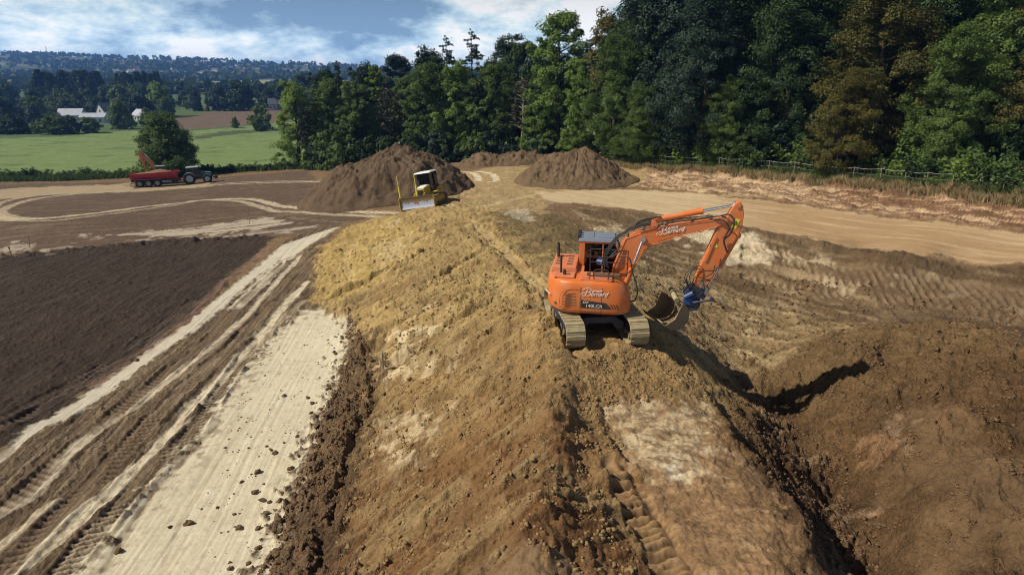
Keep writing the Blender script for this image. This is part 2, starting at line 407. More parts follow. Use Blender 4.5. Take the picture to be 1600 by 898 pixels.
    DK, MD = (.065, .042, .028), (.19, .135, .088)
    lugs([(430, 470), (400, 500), (300, 598), (200, 696), (100, 796), (0, 900)], .62, .22, .05, DK, MD, .9, slant=.35)
    lugs([(400, 530), (354, 596), (310, 662), (235, 738), (155, 828), (66, 925)], .55, .20, .05, DK, (.30, .24, .17), .95, slant=.5, seed=103)
    lugs([(445, 412), (330, 525), (250, 590), (170, 655), (90, 722), (0, 800)], .55, .22, .045, DK, MD, .8, slant=-.3, seed=105)
    lugs([(333, 455), (239, 530), (133, 596), (44, 650), (-40, 690)], .55, .22, .05, (.05, .035, .028), (.14, .10, .075), .85, slant=.3, seed=107)
    lugs([(300, 470), (200, 545), (100, 606), (0, 655)], .5, .22, .045, (.045, .032, .027), (.11, .08, .063), .7, slant=-.3, seed=109)
    strip([(345, 658), (283, 722), (230, 784), (160, 890)], .14, (.14, .10, .065), .85, .8, dz=-.05)
    strip([(395, 650), (345, 718), (290, 800), (250, 898)], .05, (.27, .21, .14), .6, .8)
    strip([(378, 650), (330, 720), (300, 770)], .05, (.27, .21, .14), .6, .8)
    strip([(130, 640), (60, 700), (0, 748)], .07, (.05, .035, .03), .8, .8, dz=-.06)
    # double pale ruts that loop round the upper field
    loop = [(620, 333), (560, 331), (480, 326), (437, 322), (410, 314), (385, 311), (350, 311), (315, 313), (245, 321), (140, 334), (45, 342), (-30, 338)]
    strip(loop, .95, (.46, .39, .28), .95, rag=.2)
    strip([(620, 340), (560, 337), (500, 334), (455, 331), (432, 331), (400, 321), (370, 314), (320, 312)], .8, (.42, .35, .25), .85, rag=.2)
    strip([(300, 316), (240, 325), (140, 338), (70, 345), (-40, 346)], .6, (.42, .35, .25), .7, rag=.2)
    strip([(45, 342), (10, 337), (2, 330), (20, 320), (60, 310), (120, 303), (200, 297)], 1.0, (.40, .33, .23), .8, rag=.2)
    strip([(20, 344), (-8, 335), (-10, 325), (10, 314), (60, 305), (130, 299)], .8, (.40, .33, .23), .7, rag=.2)
    strip([(330, 289), (400, 286), (440, 285), (500, 284)], .7, (.48, .41, .30), .9, rag=.15)
    strip([(335, 287), (400, 284), (500, 282)], .6, (.42, .36, .26), .8, rag=.15)
    lugs([(600, 347), (520, 346), (450, 340)], .7, .5, .05, (.14, .10, .07), (.30, .24, .17), .8, seed=111)
    # ---- berm
    OC, OC2, BR = (.345, .243, .105), (.265, .170, .075), (.165, .082, .034)
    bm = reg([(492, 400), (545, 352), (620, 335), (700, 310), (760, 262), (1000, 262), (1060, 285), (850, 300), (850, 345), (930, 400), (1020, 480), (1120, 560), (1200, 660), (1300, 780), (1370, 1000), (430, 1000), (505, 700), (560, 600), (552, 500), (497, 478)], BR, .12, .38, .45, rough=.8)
    tone = fbm(x / 2.6, y / 3.4, 4, 121, .55)
    yy = y + tone * 1.6
    g.paint(bm * sstep(10.5, 7.5, yy) * .6, (.115, .058, .026)); g.paint(bm * sstep(9.5, 14.5, yy), OC2); g.paint(bm * sstep(14, 22, yy), OC)  # redder soil towards the front, vignette darkening mixed into its colour
    g.paint(bm * sstep(.05, .6, tone) * .6, (.20, .125, .06)); g.paint(bm * sstep(.1, .8, -n_mid) * .35, (.40, .30, .155))
    g.paint(bm * sstep(8.5, 11, y) * sstep(14, 11, y) * sstep(.0, .6, n_mid) * .4, (.25, .14, .07))
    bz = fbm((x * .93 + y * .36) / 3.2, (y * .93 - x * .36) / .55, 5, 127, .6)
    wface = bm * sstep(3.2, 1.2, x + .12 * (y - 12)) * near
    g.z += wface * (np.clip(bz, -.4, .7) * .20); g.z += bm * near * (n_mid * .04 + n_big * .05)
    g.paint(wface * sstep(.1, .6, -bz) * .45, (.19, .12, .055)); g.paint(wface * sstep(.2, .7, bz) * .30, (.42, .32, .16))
    # yellow spread left of the bulldozer
    m = reg([(500, 384), (560, 350), (620, 343), (660, 352), (650, 395), (575, 455), (530, 478), (497, 470)], (.385, .275, .105), .3, .5, 1, .8, rough=.6)
    for pp in ([(560, 372), (540, 400), (548, 440)], [(600, 375), (585, 400), (600, 425)], [(628, 370), (615, 390), (640, 412)], [(680, 360), (650, 380), (625, 385)]):
        strip(pp, .55, (.46, .345, .16), .6, .5, dz=-.08)
    # pale patches of chalk smeared in the face
    pales = [([(640, 490), (675, 480), (688, 488), (660, 497)], .9), ([(612, 525), (650, 515), (690, 512), (680, 527), (640, 540), (618, 543)], .9), ([(585, 560), (640, 545), (700, 562), (690, 572), (600, 600), (580, 585)], .55), ([(600, 655), (650, 640), (712, 640), (690, 662), (640, 690), (600, 690)], .6),
             ([(610, 708), (650, 700), (655, 715), (620, 735)], .7), ([(600, 580), (690, 570), (700, 575), (620, 600)], .5), ([(606, 350), (624, 343), (622, 350), (606, 358)], .8), ([(590, 385), (640, 365), (650, 380), (600, 420)], .35)]
    for i, (pp, a) in enumerate(pales):
        m = reg(pp, (.52, .425, .28), .22, .55, .6, a, seed=130 + i, mod=.25 + .75 * sstep(-.30, .25, n_sm + .4 * n_mid)); g.rough[:] *= 1 - .6 * m
    # spoil thrown at the foot, over the white floor
    foot = [(548, 478), (556, 520), (552, 580), (524, 640), (492, 720), (455, 800), (430, 898), (425, 1000)]
    fl = smooth(WP(foot)); d, s_ = line_sd(x, y, fl, 3.5)
    crumb = g.region(WP([(540, 478), (545, 530), (535, 600), (505, 660), (478, 740), (440, 820), (410, 900), (400, 1100), (520, 1100), (545, 800), (590, 600), (585, 500)]), .3, .8, .35, True)
    crumb *= (y < 22)
    g.paint(crumb * .85, (.15, .095, .055)); g.rough[:] = np.maximum(g.rough, crumb * 1.2)
    g.z += crumb * (.04 + .07 * np.clip(n_mid, 0, 1))
    # the step cut along the foot of the berm: bank on the left, trench on the right
    gl = smooth(WP([(574, 592), (578, 625), (560, 665), (545, 700), (530, 760), (508, 820), (490, 890), (470, 960)])); d, s_ = line_sd(x, y, gl, 2.5)
    d = -d + fbm(x / .5, y / .5, 4, 141, .6) * .10
    on = sstep(0, 1.2, s_) * (np.abs(d) < 50)
    g.z += on * (np.exp(-((d - .16) / .16) ** 2) * .10 - np.exp(-((d + .10) / .11) ** 2) * .13)
    g.paint(on * np.exp(-((d + .14) / .15) ** 2) * .5, (.09, .055, .032))  # dark strip: the bank's shadow in the trench put into the soil colour
    # bulldozed windrows on the west face (shallow benches)
    for pp in ([(592, 548), (660, 522), (700, 505), (760, 470)], [(588, 575), (640, 558), (720, 548), (790, 520)], [(585, 605), (660, 585), (700, 572)], [(590, 660), (650, 632), (720, 612), (770, 600)], [(500, 470), (570, 440), (640, 405), (660, 395)], [(560, 500), (620, 468), (690, 430), (740, 400)], [(580, 530), (640, 498), (700, 470)]):
        d, s_ = line_sd(x, y, smooth(WP(pp)), 1.5); d = d + fbm(x / .7, y / .7, 3, 151) * .12
        on = (np.abs(d) < 50) * sstep(0, .8, s_)
        g.z += on * (np.exp(-((d - .12) / .16) ** 2) * .15 - np.exp(-((d + .14) / .16) ** 2) * .13)
    # crest: loose ridge and the rut against it, where the excavator has tracked
    cr = smooth(WP([(700, 345), (760, 385), (805, 432), (850, 490), (880, 545), (893, 600), (890, 650), (893, 720), (885, 790), (870, 898)])); d, s_ = line_sd(x, y, cr, 3)
    d = -d + fbm(x / .8, y / .8, 4, 161, .6) * .14
    on = (np.abs(d) < 50) * sstep(0, 4, s_)
    g.z += on * (np.exp(-((d - .35) / .35) ** 2) * .16 - np.exp(-((d + .22) / .2) ** 2) * .07)
    lugs([(735, 345), (780, 388), (822, 430), (858, 470), (885, 520), (905, 560)], .55, .19, .07, (.22, .155, .08), (.42, .32, .17), .95, seed=171, side_h=.07)
    lugs([(900, 330), (925, 350), (950, 372), (985, 392)], .7, .3, .07, (.16, .12, .075), (.38, .31, .2), .9, seed=175)
    d, s_ = line_sd(x, y, smooth(WP([(935, 640), (955, 690), (985, 750), (1030, 820), (1085, 905)])), 2)
    d = -d + fbm(x / .6, y / .6, 3, 181) * .08; on = (np.abs(d) < 50)
    g.z += on * (np.exp(-((d - .1) / .12) ** 2) * .06 - np.exp(-((d + .1) / .1) ** 2) * .05)
    # compacted platform strip
    pl = reg([(942, 640), (1000, 622), (1060, 632), (1102, 630), (1118, 690), (1180, 722), (1250, 805), (1330, 1000), (1100, 1000), (1062, 898), (1008, 780), (975, 710)], (.245, .150, .078), .08, .28, .45, .9, rough=.55)
    m2 = reg([(948, 642), (1000, 628), (1060, 636), (1100, 632), (1112, 690), (1105, 735), (1060, 755), (1010, 752), (985, 715)], (.47, .37, .235), .25, .45, .45, .9, rough=.35, seed=183, mod=.35 + .65 * sstep(-.45, .15, n_sm + .3 * n_mid))
    m3 = reg([(1040, 735), (1062, 720), (1068, 745), (1050, 755)], (.55, .50, .40), .08, .2, .3, .8)
    stt = fbm(x / .7, y / .16, 4, 185, .62)
    g.paint(np.maximum(pl, m2) * sstep(.12, .45, stt) * .8, (.17, .105, .058)); g.paint(pl * (1 - m2) * sstep(.15, .7, -stt) * .4, (.42, .29, .17))
    g.z += pl * np.clip(stt, -.5, .8) * .018
    lugs([(965, 735), (985, 780), (1008, 820), (1032, 860), (1056, 900), (1080, 950)], .62, .17, .10, (.085, .05, .026), (.27, .17, .088), 1., seed=173, side_h=.05, firm=.6)
    # ---- saddle between the heaps
    bk = reg([(690, 300), (730, 268), (800, 258), (870, 262), (1000, 262), (1060, 283), (860, 300), (850, 340), (760, 330)], (.33, .24, .125), .6, 1., 2, .9, rough=.6)
    strip([(722, 268), (742, 273), (748, 283)], .75, (.55, .48, .36), .95, rag=.15); strip([(745, 268), (768, 273), (775, 282), (768, 285)], .75, (.55, .48, .36), .95, rag=.15)
    strip([(850, 300), (800, 312), (740, 325), (700, 322)], .8, (.46, .36, .20), .6)
    # dark gully north of the machine
    reg([(765, 335), (810, 330), (900, 345), (960, 395), (905, 420), (850, 410), (800, 370)], (.15, .11, .055), .3, .9, 1.2, .75, rough=1.1)
    reg([(778, 332), (820, 326), (836, 345), (825, 350), (800, 340)], (.42, .36, .26), .2, .5, .8, .8)
    # ---- haul road
    rd = reg([(838, 302), (900, 297), (1000, 297), (1100, 303), (1200, 314), (1300, 330), (1400, 342), (1500, 353), (1620, 366), (1900, 400), (1900, 460), (1620, 414), (1500, 404), (1400, 392), (1300, 380), (1200, 362), (1100, 345), (1000, 329), (900, 317), (862, 317)], (.45, .345, .215), .25, .5, 1.6, rough=.12)
    rdx = g.region([(1150, 300), (1900, 380), (1900, 480), (1150, 365)], 4, 0); g.paint(rd * rdx * .8, (.31, .19, .095))
    rdir = WP([(1000, 313), (1500, 375)]); q = rdir[1] - rdir[0]; q /= np.linalg.norm(q); ru = x * q[0] + y * q[1]; rv = -x * q[1] + y * q[0]
    rs = fbm(ru / 8, rv / .5, 4, 191, .55)
    g.paint(rd * sstep(.1, .7, rs) * .5, (.30, .20, .115)); g.paint(rd * sstep(.1, .7, -rs) * .4, (.52, .42, .28))
    g.z += rd * rs * .02
    # far bank under the fence
    bn = reg([(1010, 268), (1100, 269), (1200, 279), (1300, 287), (1400, 296), (1620, 318), (1900, 345), (1900, 400), (1620, 362), (1500, 350), (1400, 338), (1300, 325), (1200, 310), (1100, 301), (1000, 292)], (.42, .29, .18), .3, .5, 1.5, rough=.7)
    bs = fbm(ru / 2.6, rv / .55, 5, 195, .6)
    redm = g.region([(1300, 285), (1900, 330), (1900, 420), (1420, 345), (1300, 312)], 3, 2, 4)
    g.paint(bn * redm * .75, (.20, .095, .050))
    g.paint(bn * sstep(.0, .35, bs + .25 * redm) * .8, (.13, .070, .040)); g.paint(bn * sstep(.1, .45, -bs) * .65, (.50, .37, .24))
    g.z += bn * (np.clip(bs, -.5, .6) * .12 + n_mid * .14)
    topl = smooth(WP([(1000, 266), (1100, 271), (1200, 281), (1300, 290), (1400, 300), (1620, 325)])); d, s_ = line_sd(x, y, topl, 2.5)
    g.z += (np.abs(d) < 50) * np.exp(-((d) / .5) ** 2) * (.18 + .2 * n_mid) ; g.paint((np.abs(d) < 50) * np.exp(-(d / .55) ** 2) * .6, (.11, .060, .036))
    # road shoulder and pit wall with rows of track prints down it
    pw = reg([(905, 322), (1000, 334), (1100, 350), (1200, 368), (1300, 385), (1400, 397), (1620, 420), (1900, 470), (1900, 640), (1620, 545), (1500, 512), (1400, 505), (1250, 500), (1150, 470), (1050, 440), (960, 395)], (.155, .103, .056), .25, .5, 1.2, rough=1.0)
    ps = fbm(ru / 5, rv / .9, 4, 201, .55)
    g.paint(pw * sstep(.12, .5, ps) * .6, (.36, .27, .165)); g.paint(pw * sstep(.1, .6, -ps) * .6, (.115, .075, .045))
    reg([(1060, 372), (1110, 362), (1180, 375), (1205, 395), (1190, 418), (1140, 415), (1090, 390)], (.60, .51, .36), .3, 1.2, 1.8, .85, seed=203)
    for pp, a in (([(1230, 395), (1300, 405), (1290, 415), (1235, 408)], .7), ([(1290, 440), (1340, 445), (1330, 460), (1290, 452)], .7), ([(1390, 425), (1450, 432), (1440, 445), (1395, 440)], .6), ([(1480, 445), (1530, 455), (1520, 470), (1480, 462)], .5), ([(1090, 500), (1125, 503), (1132, 525), (1110, 528)], .85), ([(1120, 530), (1165, 545), (1160, 560), (1130, 550)], .6), ([(1000, 435), (1060, 425), (1100, 440), (1060, 455)], .4), ([(1570, 470), (1620, 480), (1620, 500), (1575, 490)], .5), ([(930, 355), (960, 352), (975, 372), (945, 375)], .6)):
        reg(pp, (.53, .43, .29), .15, .7, 1.0, a, seed=205)
    for k, (o0, o1) in enumerate(((418, 0), (432, 8), (446, 18), (462, 30))):
        lugs([(1170, o0 - 28), (1250, o0 - 16 + o1 * .3), (1340, o0 + 2), (1440, o0 + 18), (1540, o0 + 32), (1640, o0 + 48)], 1.0, .42, .13, (.115, .078, .046), (.30, .225, .14), .8, seed=211 + k, side_h=.10, slant=.5)
    lugs([(1120, 420), (1200, 440), (1290, 470), (1380, 492), (1500, 515)], .8, .36, .10, (.115, .08, .045), (.27, .20, .12), .6, seed=221, slant=-.4)
    d, s_ = line_sd(x, y, smooth(WP([(1000, 338), (1100, 351), (1200, 369), (1300, 388), (1400, 401), (1620, 424)])), 2.5)
    g.z += (np.abs(d) < 50) * np.exp(-(d / .35) ** 2) * (.16 + .2 * n_mid); g.paint((np.abs(d) < 50) * np.exp(-(d / .45) ** 2) * .55, (.11, .078, .045))
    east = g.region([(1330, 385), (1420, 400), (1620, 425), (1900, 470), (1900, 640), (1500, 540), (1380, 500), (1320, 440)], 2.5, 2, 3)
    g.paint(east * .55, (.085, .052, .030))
    # pit floor, yellow silt west of it
    fp = reg([(900, 400), (1000, 405), (1100, 440), (1180, 470), (1280, 500), (1380, 505), (1240, 560), (1150, 590), (1060, 545), (1000, 470), (930, 440)], (.27, .19, .095), .3, .8, 1.2, .85, rough=1.0)
    g.paint(fp * sstep(.0, .5, ps * .6 + n_mid * .6) * .6, (.44, .34, .20)); g.paint(fp * sstep(.1, .6, -n_mid) * .5, (.19, .13, .07))
    g.z += fp * n_mid * .10
    # eastern spoil slope
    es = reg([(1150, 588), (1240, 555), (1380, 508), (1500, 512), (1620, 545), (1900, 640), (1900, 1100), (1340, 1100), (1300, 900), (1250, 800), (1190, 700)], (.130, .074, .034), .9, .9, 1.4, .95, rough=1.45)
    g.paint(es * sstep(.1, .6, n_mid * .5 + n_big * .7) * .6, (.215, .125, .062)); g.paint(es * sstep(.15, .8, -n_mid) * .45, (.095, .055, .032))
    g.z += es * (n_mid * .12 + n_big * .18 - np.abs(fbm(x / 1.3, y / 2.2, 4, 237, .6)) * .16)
    g.paint(es * sstep(14.5, 19, y + n_big * 1.5) * .75, (.20, .130, .062)); g.paint(es * sstep(13, 9.5, y + n_big) * .4, (.10, .062, .034))  # ochre at the back; near end browner, with vignette darkening in the colour
    reg([(1350, 690), (1400, 685), (1400, 710), (1370, 722)], (.36, .21, .11), .15, .5, .6, .7, seed=231)
    reg([(1340, 790), (1375, 795), (1370, 808), (1350, 803)], (.42, .27, .17), .1, .3, .5, .8, seed=232)
    reg([(1390, 660), (1410, 650), (1420, 700), (1400, 700)], (.42, .28, .18), .1, .4, .5, .6, seed=233)
    reg([(1440, 898), (1480, 860), (1500, 880), (1470, 940)], (.25, .15, .07), .2, .3, .6, .6, seed=234)
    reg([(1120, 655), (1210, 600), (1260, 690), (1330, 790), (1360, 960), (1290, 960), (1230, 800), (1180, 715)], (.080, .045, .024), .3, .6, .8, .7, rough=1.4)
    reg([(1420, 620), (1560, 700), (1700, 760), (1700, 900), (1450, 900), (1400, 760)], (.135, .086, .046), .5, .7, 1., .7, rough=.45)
    gul = smooth(WP([(1130, 560), (1170, 610), (1220, 680), (1270, 740), (1310, 830), (1330, 920)])); d, s_ = line_sd(x, y, gul, 2)
    on = (np.abs(d) < 50) * np.exp(-(d / .5) ** 2); g.rough[:] = np.maximum(g.rough, on * 1.4); g.paint(on * sstep(0, .4, n_sm) * .6, (.34, .23, .14))
    # sharp shoulder where the platform drops to the pit
    d, s_ = line_sd(x, y, smooth(WP([(1010, 545), (1060, 580), (1112, 622), (1150, 680), (1190, 722), (1240, 790), (1290, 890)])), 2.2)
    d = -d + fbm(x / .7, y / .7, 4, 241, .6) * .10
    g.z += (np.abs(d) < 50) * (np.exp(-((d - .18) / .2) ** 2) * .12 - np.exp(-((d + .35) / .3) ** 2) * .15)
    # ---- relief everywhere on the site
    rg = g.rough * near * site_m
    g.z += rg * (n_mid * .095 + n_big * .12 * (g.rough > .3) + clod * .085)
    g.z += near * n_sm * .004
    bil = np.abs(pn(x / .34, y / .34, 271)) + .55 * np.abs(pn(x / .15 + 5, y / .15, 273)) + .3 * np.abs(pn(x / .75, y / .75, 275)); patchy = sstep(-.35, .35, fbm(x / 1.7 + 3, y / 1.7, 3, 277))
    g.z += rg * bil * .11 * (.25 + .75 * patchy)
    fine = fbm(x / .09, y / .09, 2, 251, .6)
    g.z += rg * np.clip(fine, -.3, 1) * .030 * sstep(30, 15, D)
    # colour mottling that belongs to the soil: dry crumbs and damp lumps
    g.c *= (1 + (.16 * n_mid + .12 * n_sm + .10 * n_big)[:, None] * np.clip(g.rough[:, None] + .15, 0, 1))
    g.paint(rg.clip(0, 1) * sstep(.35, 1.0, clod) * .35, (.12, .08, .048))
    g.c = np.clip(g.c, .01, .85)
    # pasture tufts
    g.z += pas * fbm(x / 5, y / 5, 3, 261) * .15
    mesh = grid_mesh('ground', g, NR, NC)
    o = bpy.data.objects.new('ground', mesh); COL.objects.link(o); o['kind'] = 'structure'
    mesh.materials.append(M_SOIL)
    return o, g, R, Sx

def grid_mesh(name, g, NR, NC):
    me = bpy.data.meshes.new(name); n = NR * NC
    me.vertices.add(n); co = np.empty((n, 3), np.float32); co[:, 0] = g.x; co[:, 1] = g.y; co[:, 2] = g.z
    me.vertices.foreach_set('co', co.ravel())
    i = (np.arange(NR - 1)[:, None] * NC + np.arange(NC - 1)[None, :]).ravel()
    f = np.stack([i, i + 1, i + NC + 1, i + NC], 1).astype(np.int32); nf = len(f)
    me.loops.add(nf * 4); me.loops.foreach_set('vertex_index', f.ravel())
    me.polygons.add(nf); me.polygons.foreach_set('loop_start', (np.arange(nf) * 4).astype(np.int32)); me.polygons.foreach_set('loop_total', np.full(nf, 4, np.int32))
    me.polygons.foreach_set('use_smooth', np.ones(nf, bool))
    at = me.color_attributes.new('soil', 'FLOAT_COLOR', 'POINT')
    cc = np.ones((n, 4), np.float32); cc[:, :3] = g.c; cc[:, 3] = np.clip(g.rough / 1.5, 0, 1)
    at.data.foreach_set('color', cc.ravel())
    me.update(calc_edges=True); return me

def soil_material(name='soil'):
    m = bpy.data.materials.new(name); m.use_nodes = True; t = NT(m.node_tree)
    out = t.n('ShaderNodeOutputMaterial'); bs = t.n('ShaderNodeBsdfPrincipled'); t.l(bs.outputs[0], out.inputs[0])
    bs.inputs['Roughness'].default_value = .95; bs.inputs['Specular IOR Level'].default_value = .2
    at = t.n('ShaderNodeAttribute', attribute_name='soil')
    geo = t.n('ShaderNodeNewGeometry')
    n1 = t.n('ShaderNodeTexNoise'); n1.inputs['Scale'].default_value = 9; n1.inputs['Detail'].default_value = 7; n1.inputs['Roughness'].default_value = .68; t.l(geo.outputs['Position'], n1.inputs['Vector'])
    n2 = t.n('ShaderNodeTexNoise'); n2.inputs['Scale'].default_value = 1.7; n2.inputs['Detail'].default_value = 6; t.l(geo.outputs['Position'], n2.inputs['Vector'])
    f = t.math('ADD', t.math('MULTIPLY', n1.outputs[0], .75), t.math('MULTIPLY', n2.outputs[0], .45))
    n3 = t.n('ShaderNodeTexNoise'); n3.inputs['Scale'].default_value = 26; n3.inputs['Detail'].default_value = 5; n3.inputs['Roughness'].default_value = .75; t.l(geo.outputs['Position'], n3.inputs['Vector'])
    f = t.math('ADD', f, t.math('MULTIPLY', t.math('SUBTRACT', n3.outputs[0], .5), .55))
    f = t.math('ADD', t.math('MULTIPLY', t.math('SUBTRACT', f, .6), t.math('ADD', t.math('MULTIPLY', at.outputs['Alpha'], 2.5), .40)), 1.0)
    cm = t.n('ShaderNodeVectorMath', operation='SCALE'); t.l(at.outputs['Color'], cm.inputs[0]); t.l(f, cm.inputs['Scale'])
    t.l(cm.outputs[0], bs.inputs['Base Color'])
    vo = t.n('ShaderNodeTexVoronoi'); vo.inputs['Scale'].default_value = 14; vo.inputs['Randomness'].default_value = 1; t.l(geo.outputs['Position'], vo.inputs['Vector'])
    h = t.math('ADD', t.math('MULTIPLY', n1.outputs[0], .20), t.math('MULTIPLY', vo.outputs['Distance'], -.10)); h = t.math('ADD', h, t.math('MULTIPLY', n3.outputs[0], .12))
    bp = t.n('ShaderNodeBump'); bp.inputs['Distance'].default_value = .55; t.l(h, bp.inputs['Height'])
    t.l(t.math('ADD', t.math('MULTIPLY', at.outputs['Alpha'], 1.1), .06, True), bp.inputs['Strength'])
    t.l(bp.outputs[0], bs.inputs['Normal'])
    return m
M_SOIL = soil_material()
ground, G, GR, GSX = build_ground()
_GZ = G.z.reshape(len(GR), len(GSX))
def gz(x, y):
    """height of the finished ground"""
    r = y - Y0; s = x / r
    j = np.clip(np.searchsorted(GR, r) - 1, 0, len(GR) - 2); i = int(np.clip(np.searchsorted(GSX, s) - 1, 0, len(GSX) - 2)); fx = min(max((s - GSX[i]) / (GSX[i + 1] - GSX[i]), 0), 1); fy = min(max((r - GR[j]) / (GR[j + 1] - GR[j]), 0), 1)
    return float((_GZ[j, i] * (1 - fx) + _GZ[j, i + 1] * fx) * (1 - fy) + (_GZ[j + 1, i] * (1 - fx) + _GZ[j + 1, i + 1] * fx) * fy)
def W3(u, v):
    p = W2(u, v); return Vector((p[0], p[1], gz(p[0], p[1])))

# ---------------------------------------------------------------- mesh builder, tags, materials
random.seed(5)
rnd = random.Random(11)
def V(*a): return Vector(a)
class MB:
    def __init__(s): s.v = []; s.f = []; s.m = []; s.p = []
    def add(s, vs, fs, m=0):
        b = len(s.v); s.p.append((b, len(s.f))); s.v += [tuple(p) for p in vs]; s.f += [tuple(i + b for i in f) for f in fs]; s.m += [m] * len(fs); return s
    def box(s, c, d, rot=None, m=0, taper=(1, 1)):
        vs = []
        for z in (-.5, .5):
            tx, ty = taper if z > 0 else (1, 1)
            for x, y in ((-.5, -.5), (.5, -.5), (.5, .5), (-.5, .5)):
                p = Vector((x * d[0] * tx, y * d[1] * ty, z * d[2]))
                if rot is not None: p = rot @ p
                vs.append(p + Vector(c))
        return s.add(vs, [(0, 3, 2, 1), (4, 5, 6, 7), (0, 1, 5, 4), (1, 2, 6, 5), (2, 3, 7, 6), (3, 0, 4, 7)], m)
    def cyl(s, p0, p1, r0, r1=None, n=12, m=0):
        r1 = r0 if r1 is None else r1; p0 = Vector(p0); p1 = Vector(p1); d = (p1 - p0).normalized()
        a = d.orthogonal().normalized(); b = d.cross(a); vs = []
        for p, r in ((p0, r0), (p1, r1)):
            for i in range(n):
                t = 2 * math.pi * i / n; vs.append(p + a * math.cos(t) * r + b * math.sin(t) * r)
        fs = [(i, (i + 1) % n, n + (i + 1) % n, n + i) for i in range(n)] + [tuple(range(n - 1, -1, -1)), tuple(range(n, 2 * n))]
        return s.add(vs, fs, m)
    def tube(s, path, r, n=8, m=0, r1=None):
        path = [Vector(p) for p in path]; N = len(path); vs = []
        up = None
        for k, p in enumerate(path):
            d = (path[min(k + 1, N - 1)] - path[max(k - 1, 0)]).normalized()
            if up is None: up = d.orthogonal().normalized()
            up = (up - d * up.dot(d)).normalized(); b = d.cross(up)
            rr = r if r1 is None else r + (r1 - r) * k / (N - 1)
            for i in range(n):
                t = 2 * math.pi * i / n; vs.append(p + up * math.cos(t) * rr + b * math.sin(t) * rr)
        fs = [(k * n + i, k * n + (i + 1) % n, (k + 1) * n + (i + 1) % n, (k + 1) * n + i) for k in range(N - 1) for i in range(n)]
        fs += [tuple(range(n - 1, -1, -1)), tuple(range((N - 1) * n, N * n))]
        return s.add(vs, fs, m)
    def prism(s, poly, a, b, ax='y', m=0):
        """extrude a 2-D outline; ax='y': outline in x,z from y=a to y=b; ax='z': outline in x,y; ax='x': outline in y,z"""
        f = {'y': lambda p, t: (p[0], t, p[1]), 'z': lambda p, t: (p[0], p[1], t), 'x': lambda p, t: (t, p[0], p[1])}[ax]
        n = len(poly); vs = [f(p, a) for p in poly] + [f(p, b) for p in poly]
        fs = [tuple(range(n)), tuple(range(2 * n - 1, n - 1, -1))] + [(i, n + i, n + (i + 1) % n, (i + 1) % n) for i in range(n)]
        return s.add(vs, fs, m)
    def loft(s, rings, m=0, caps=True):
        n = len(rings[0]); vs = [p for r in rings for p in r]
        fs = [(k * n + i, k * n + (i + 1) % n, (k + 1) * n + (i + 1) % n, (k + 1) * n + i) for k in range(len(rings) - 1) for i in range(n)]
        if caps: fs += [tuple(range(n - 1, -1, -1)), tuple(range((len(rings) - 1) * n, len(rings) * n))]
        return s.add(vs, fs, m)
    def build(s, name, mat, parent=None, bevel=0, smooth=False, mtx=None):
        me = bpy.data.meshes.new(name); me.from_pydata(s.v, [], s.f)
        for mm in (mat if isinstance(mat, (list, tuple)) else [mat]): me.materials.append(mm)
        me.polygons.foreach_set('material_index', s.m)
        bm = bmesh.new(); bm.from_mesh(me); bmesh.ops.recalc_face_normals(bm, faces=bm.faces)
        if mtx is not None: bmesh.ops.transform(bm, matrix=mtx, verts=bm.verts)
        bm.to_mesh(me); bm.free()
        if smooth:
            me.polygons.foreach_set('use_smooth', [True] * len(me.polygons))
            try: me.set_sharp_from_angle(angle=math.radians(38))
            except Exception: pass
        o = bpy.data.objects.new(name, me); COL.objects.link(o)
        if parent: o.parent = parent
        if bevel:
            b = o.modifiers.new('bevel', 'BEVEL'); b.width = bevel; b.segments = 2; b.limit_method = 'ANGLE'; b.angle_limit = math.radians(35)
        return o
def build_each(mb, name, mat, parent=None, **k):
    """one object per piece that was added"""
    out = []; ends = mb.p[1:] + [(len(mb.v), len(mb.f))]
    for (v0, f0), (v1, f1) in zip(mb.p, ends):
        q = MB(); q.add(mb.v[v0:v1], [tuple(i - v0 for i in f) for f in mb.f[f0:f1]]); out.append(q.build(name, mat, parent, **k))
    return out
def tag(o, label=None, cat=None, group=None, kind=None):
    if label: o['label'] = label
    if cat: o['category'] = cat
    if group: o['group'] = group
    if kind: o['kind'] = kind
    return o
def empty(name, loc, rz=0, label=None, cat=None, group=None):
    o = bpy.data.objects.new(name, None); COL.objects.link(o); o.location = loc; o.rotation_euler = (0, 0, rz)
    o.empty_display_size = .3
    return tag(o, label, cat, group)
def copy_tree(o, parent=None):
    c = o.copy(); COL.objects.link(c); c.parent = parent
    for ch in o.children: copy_tree(ch, c)
    return c

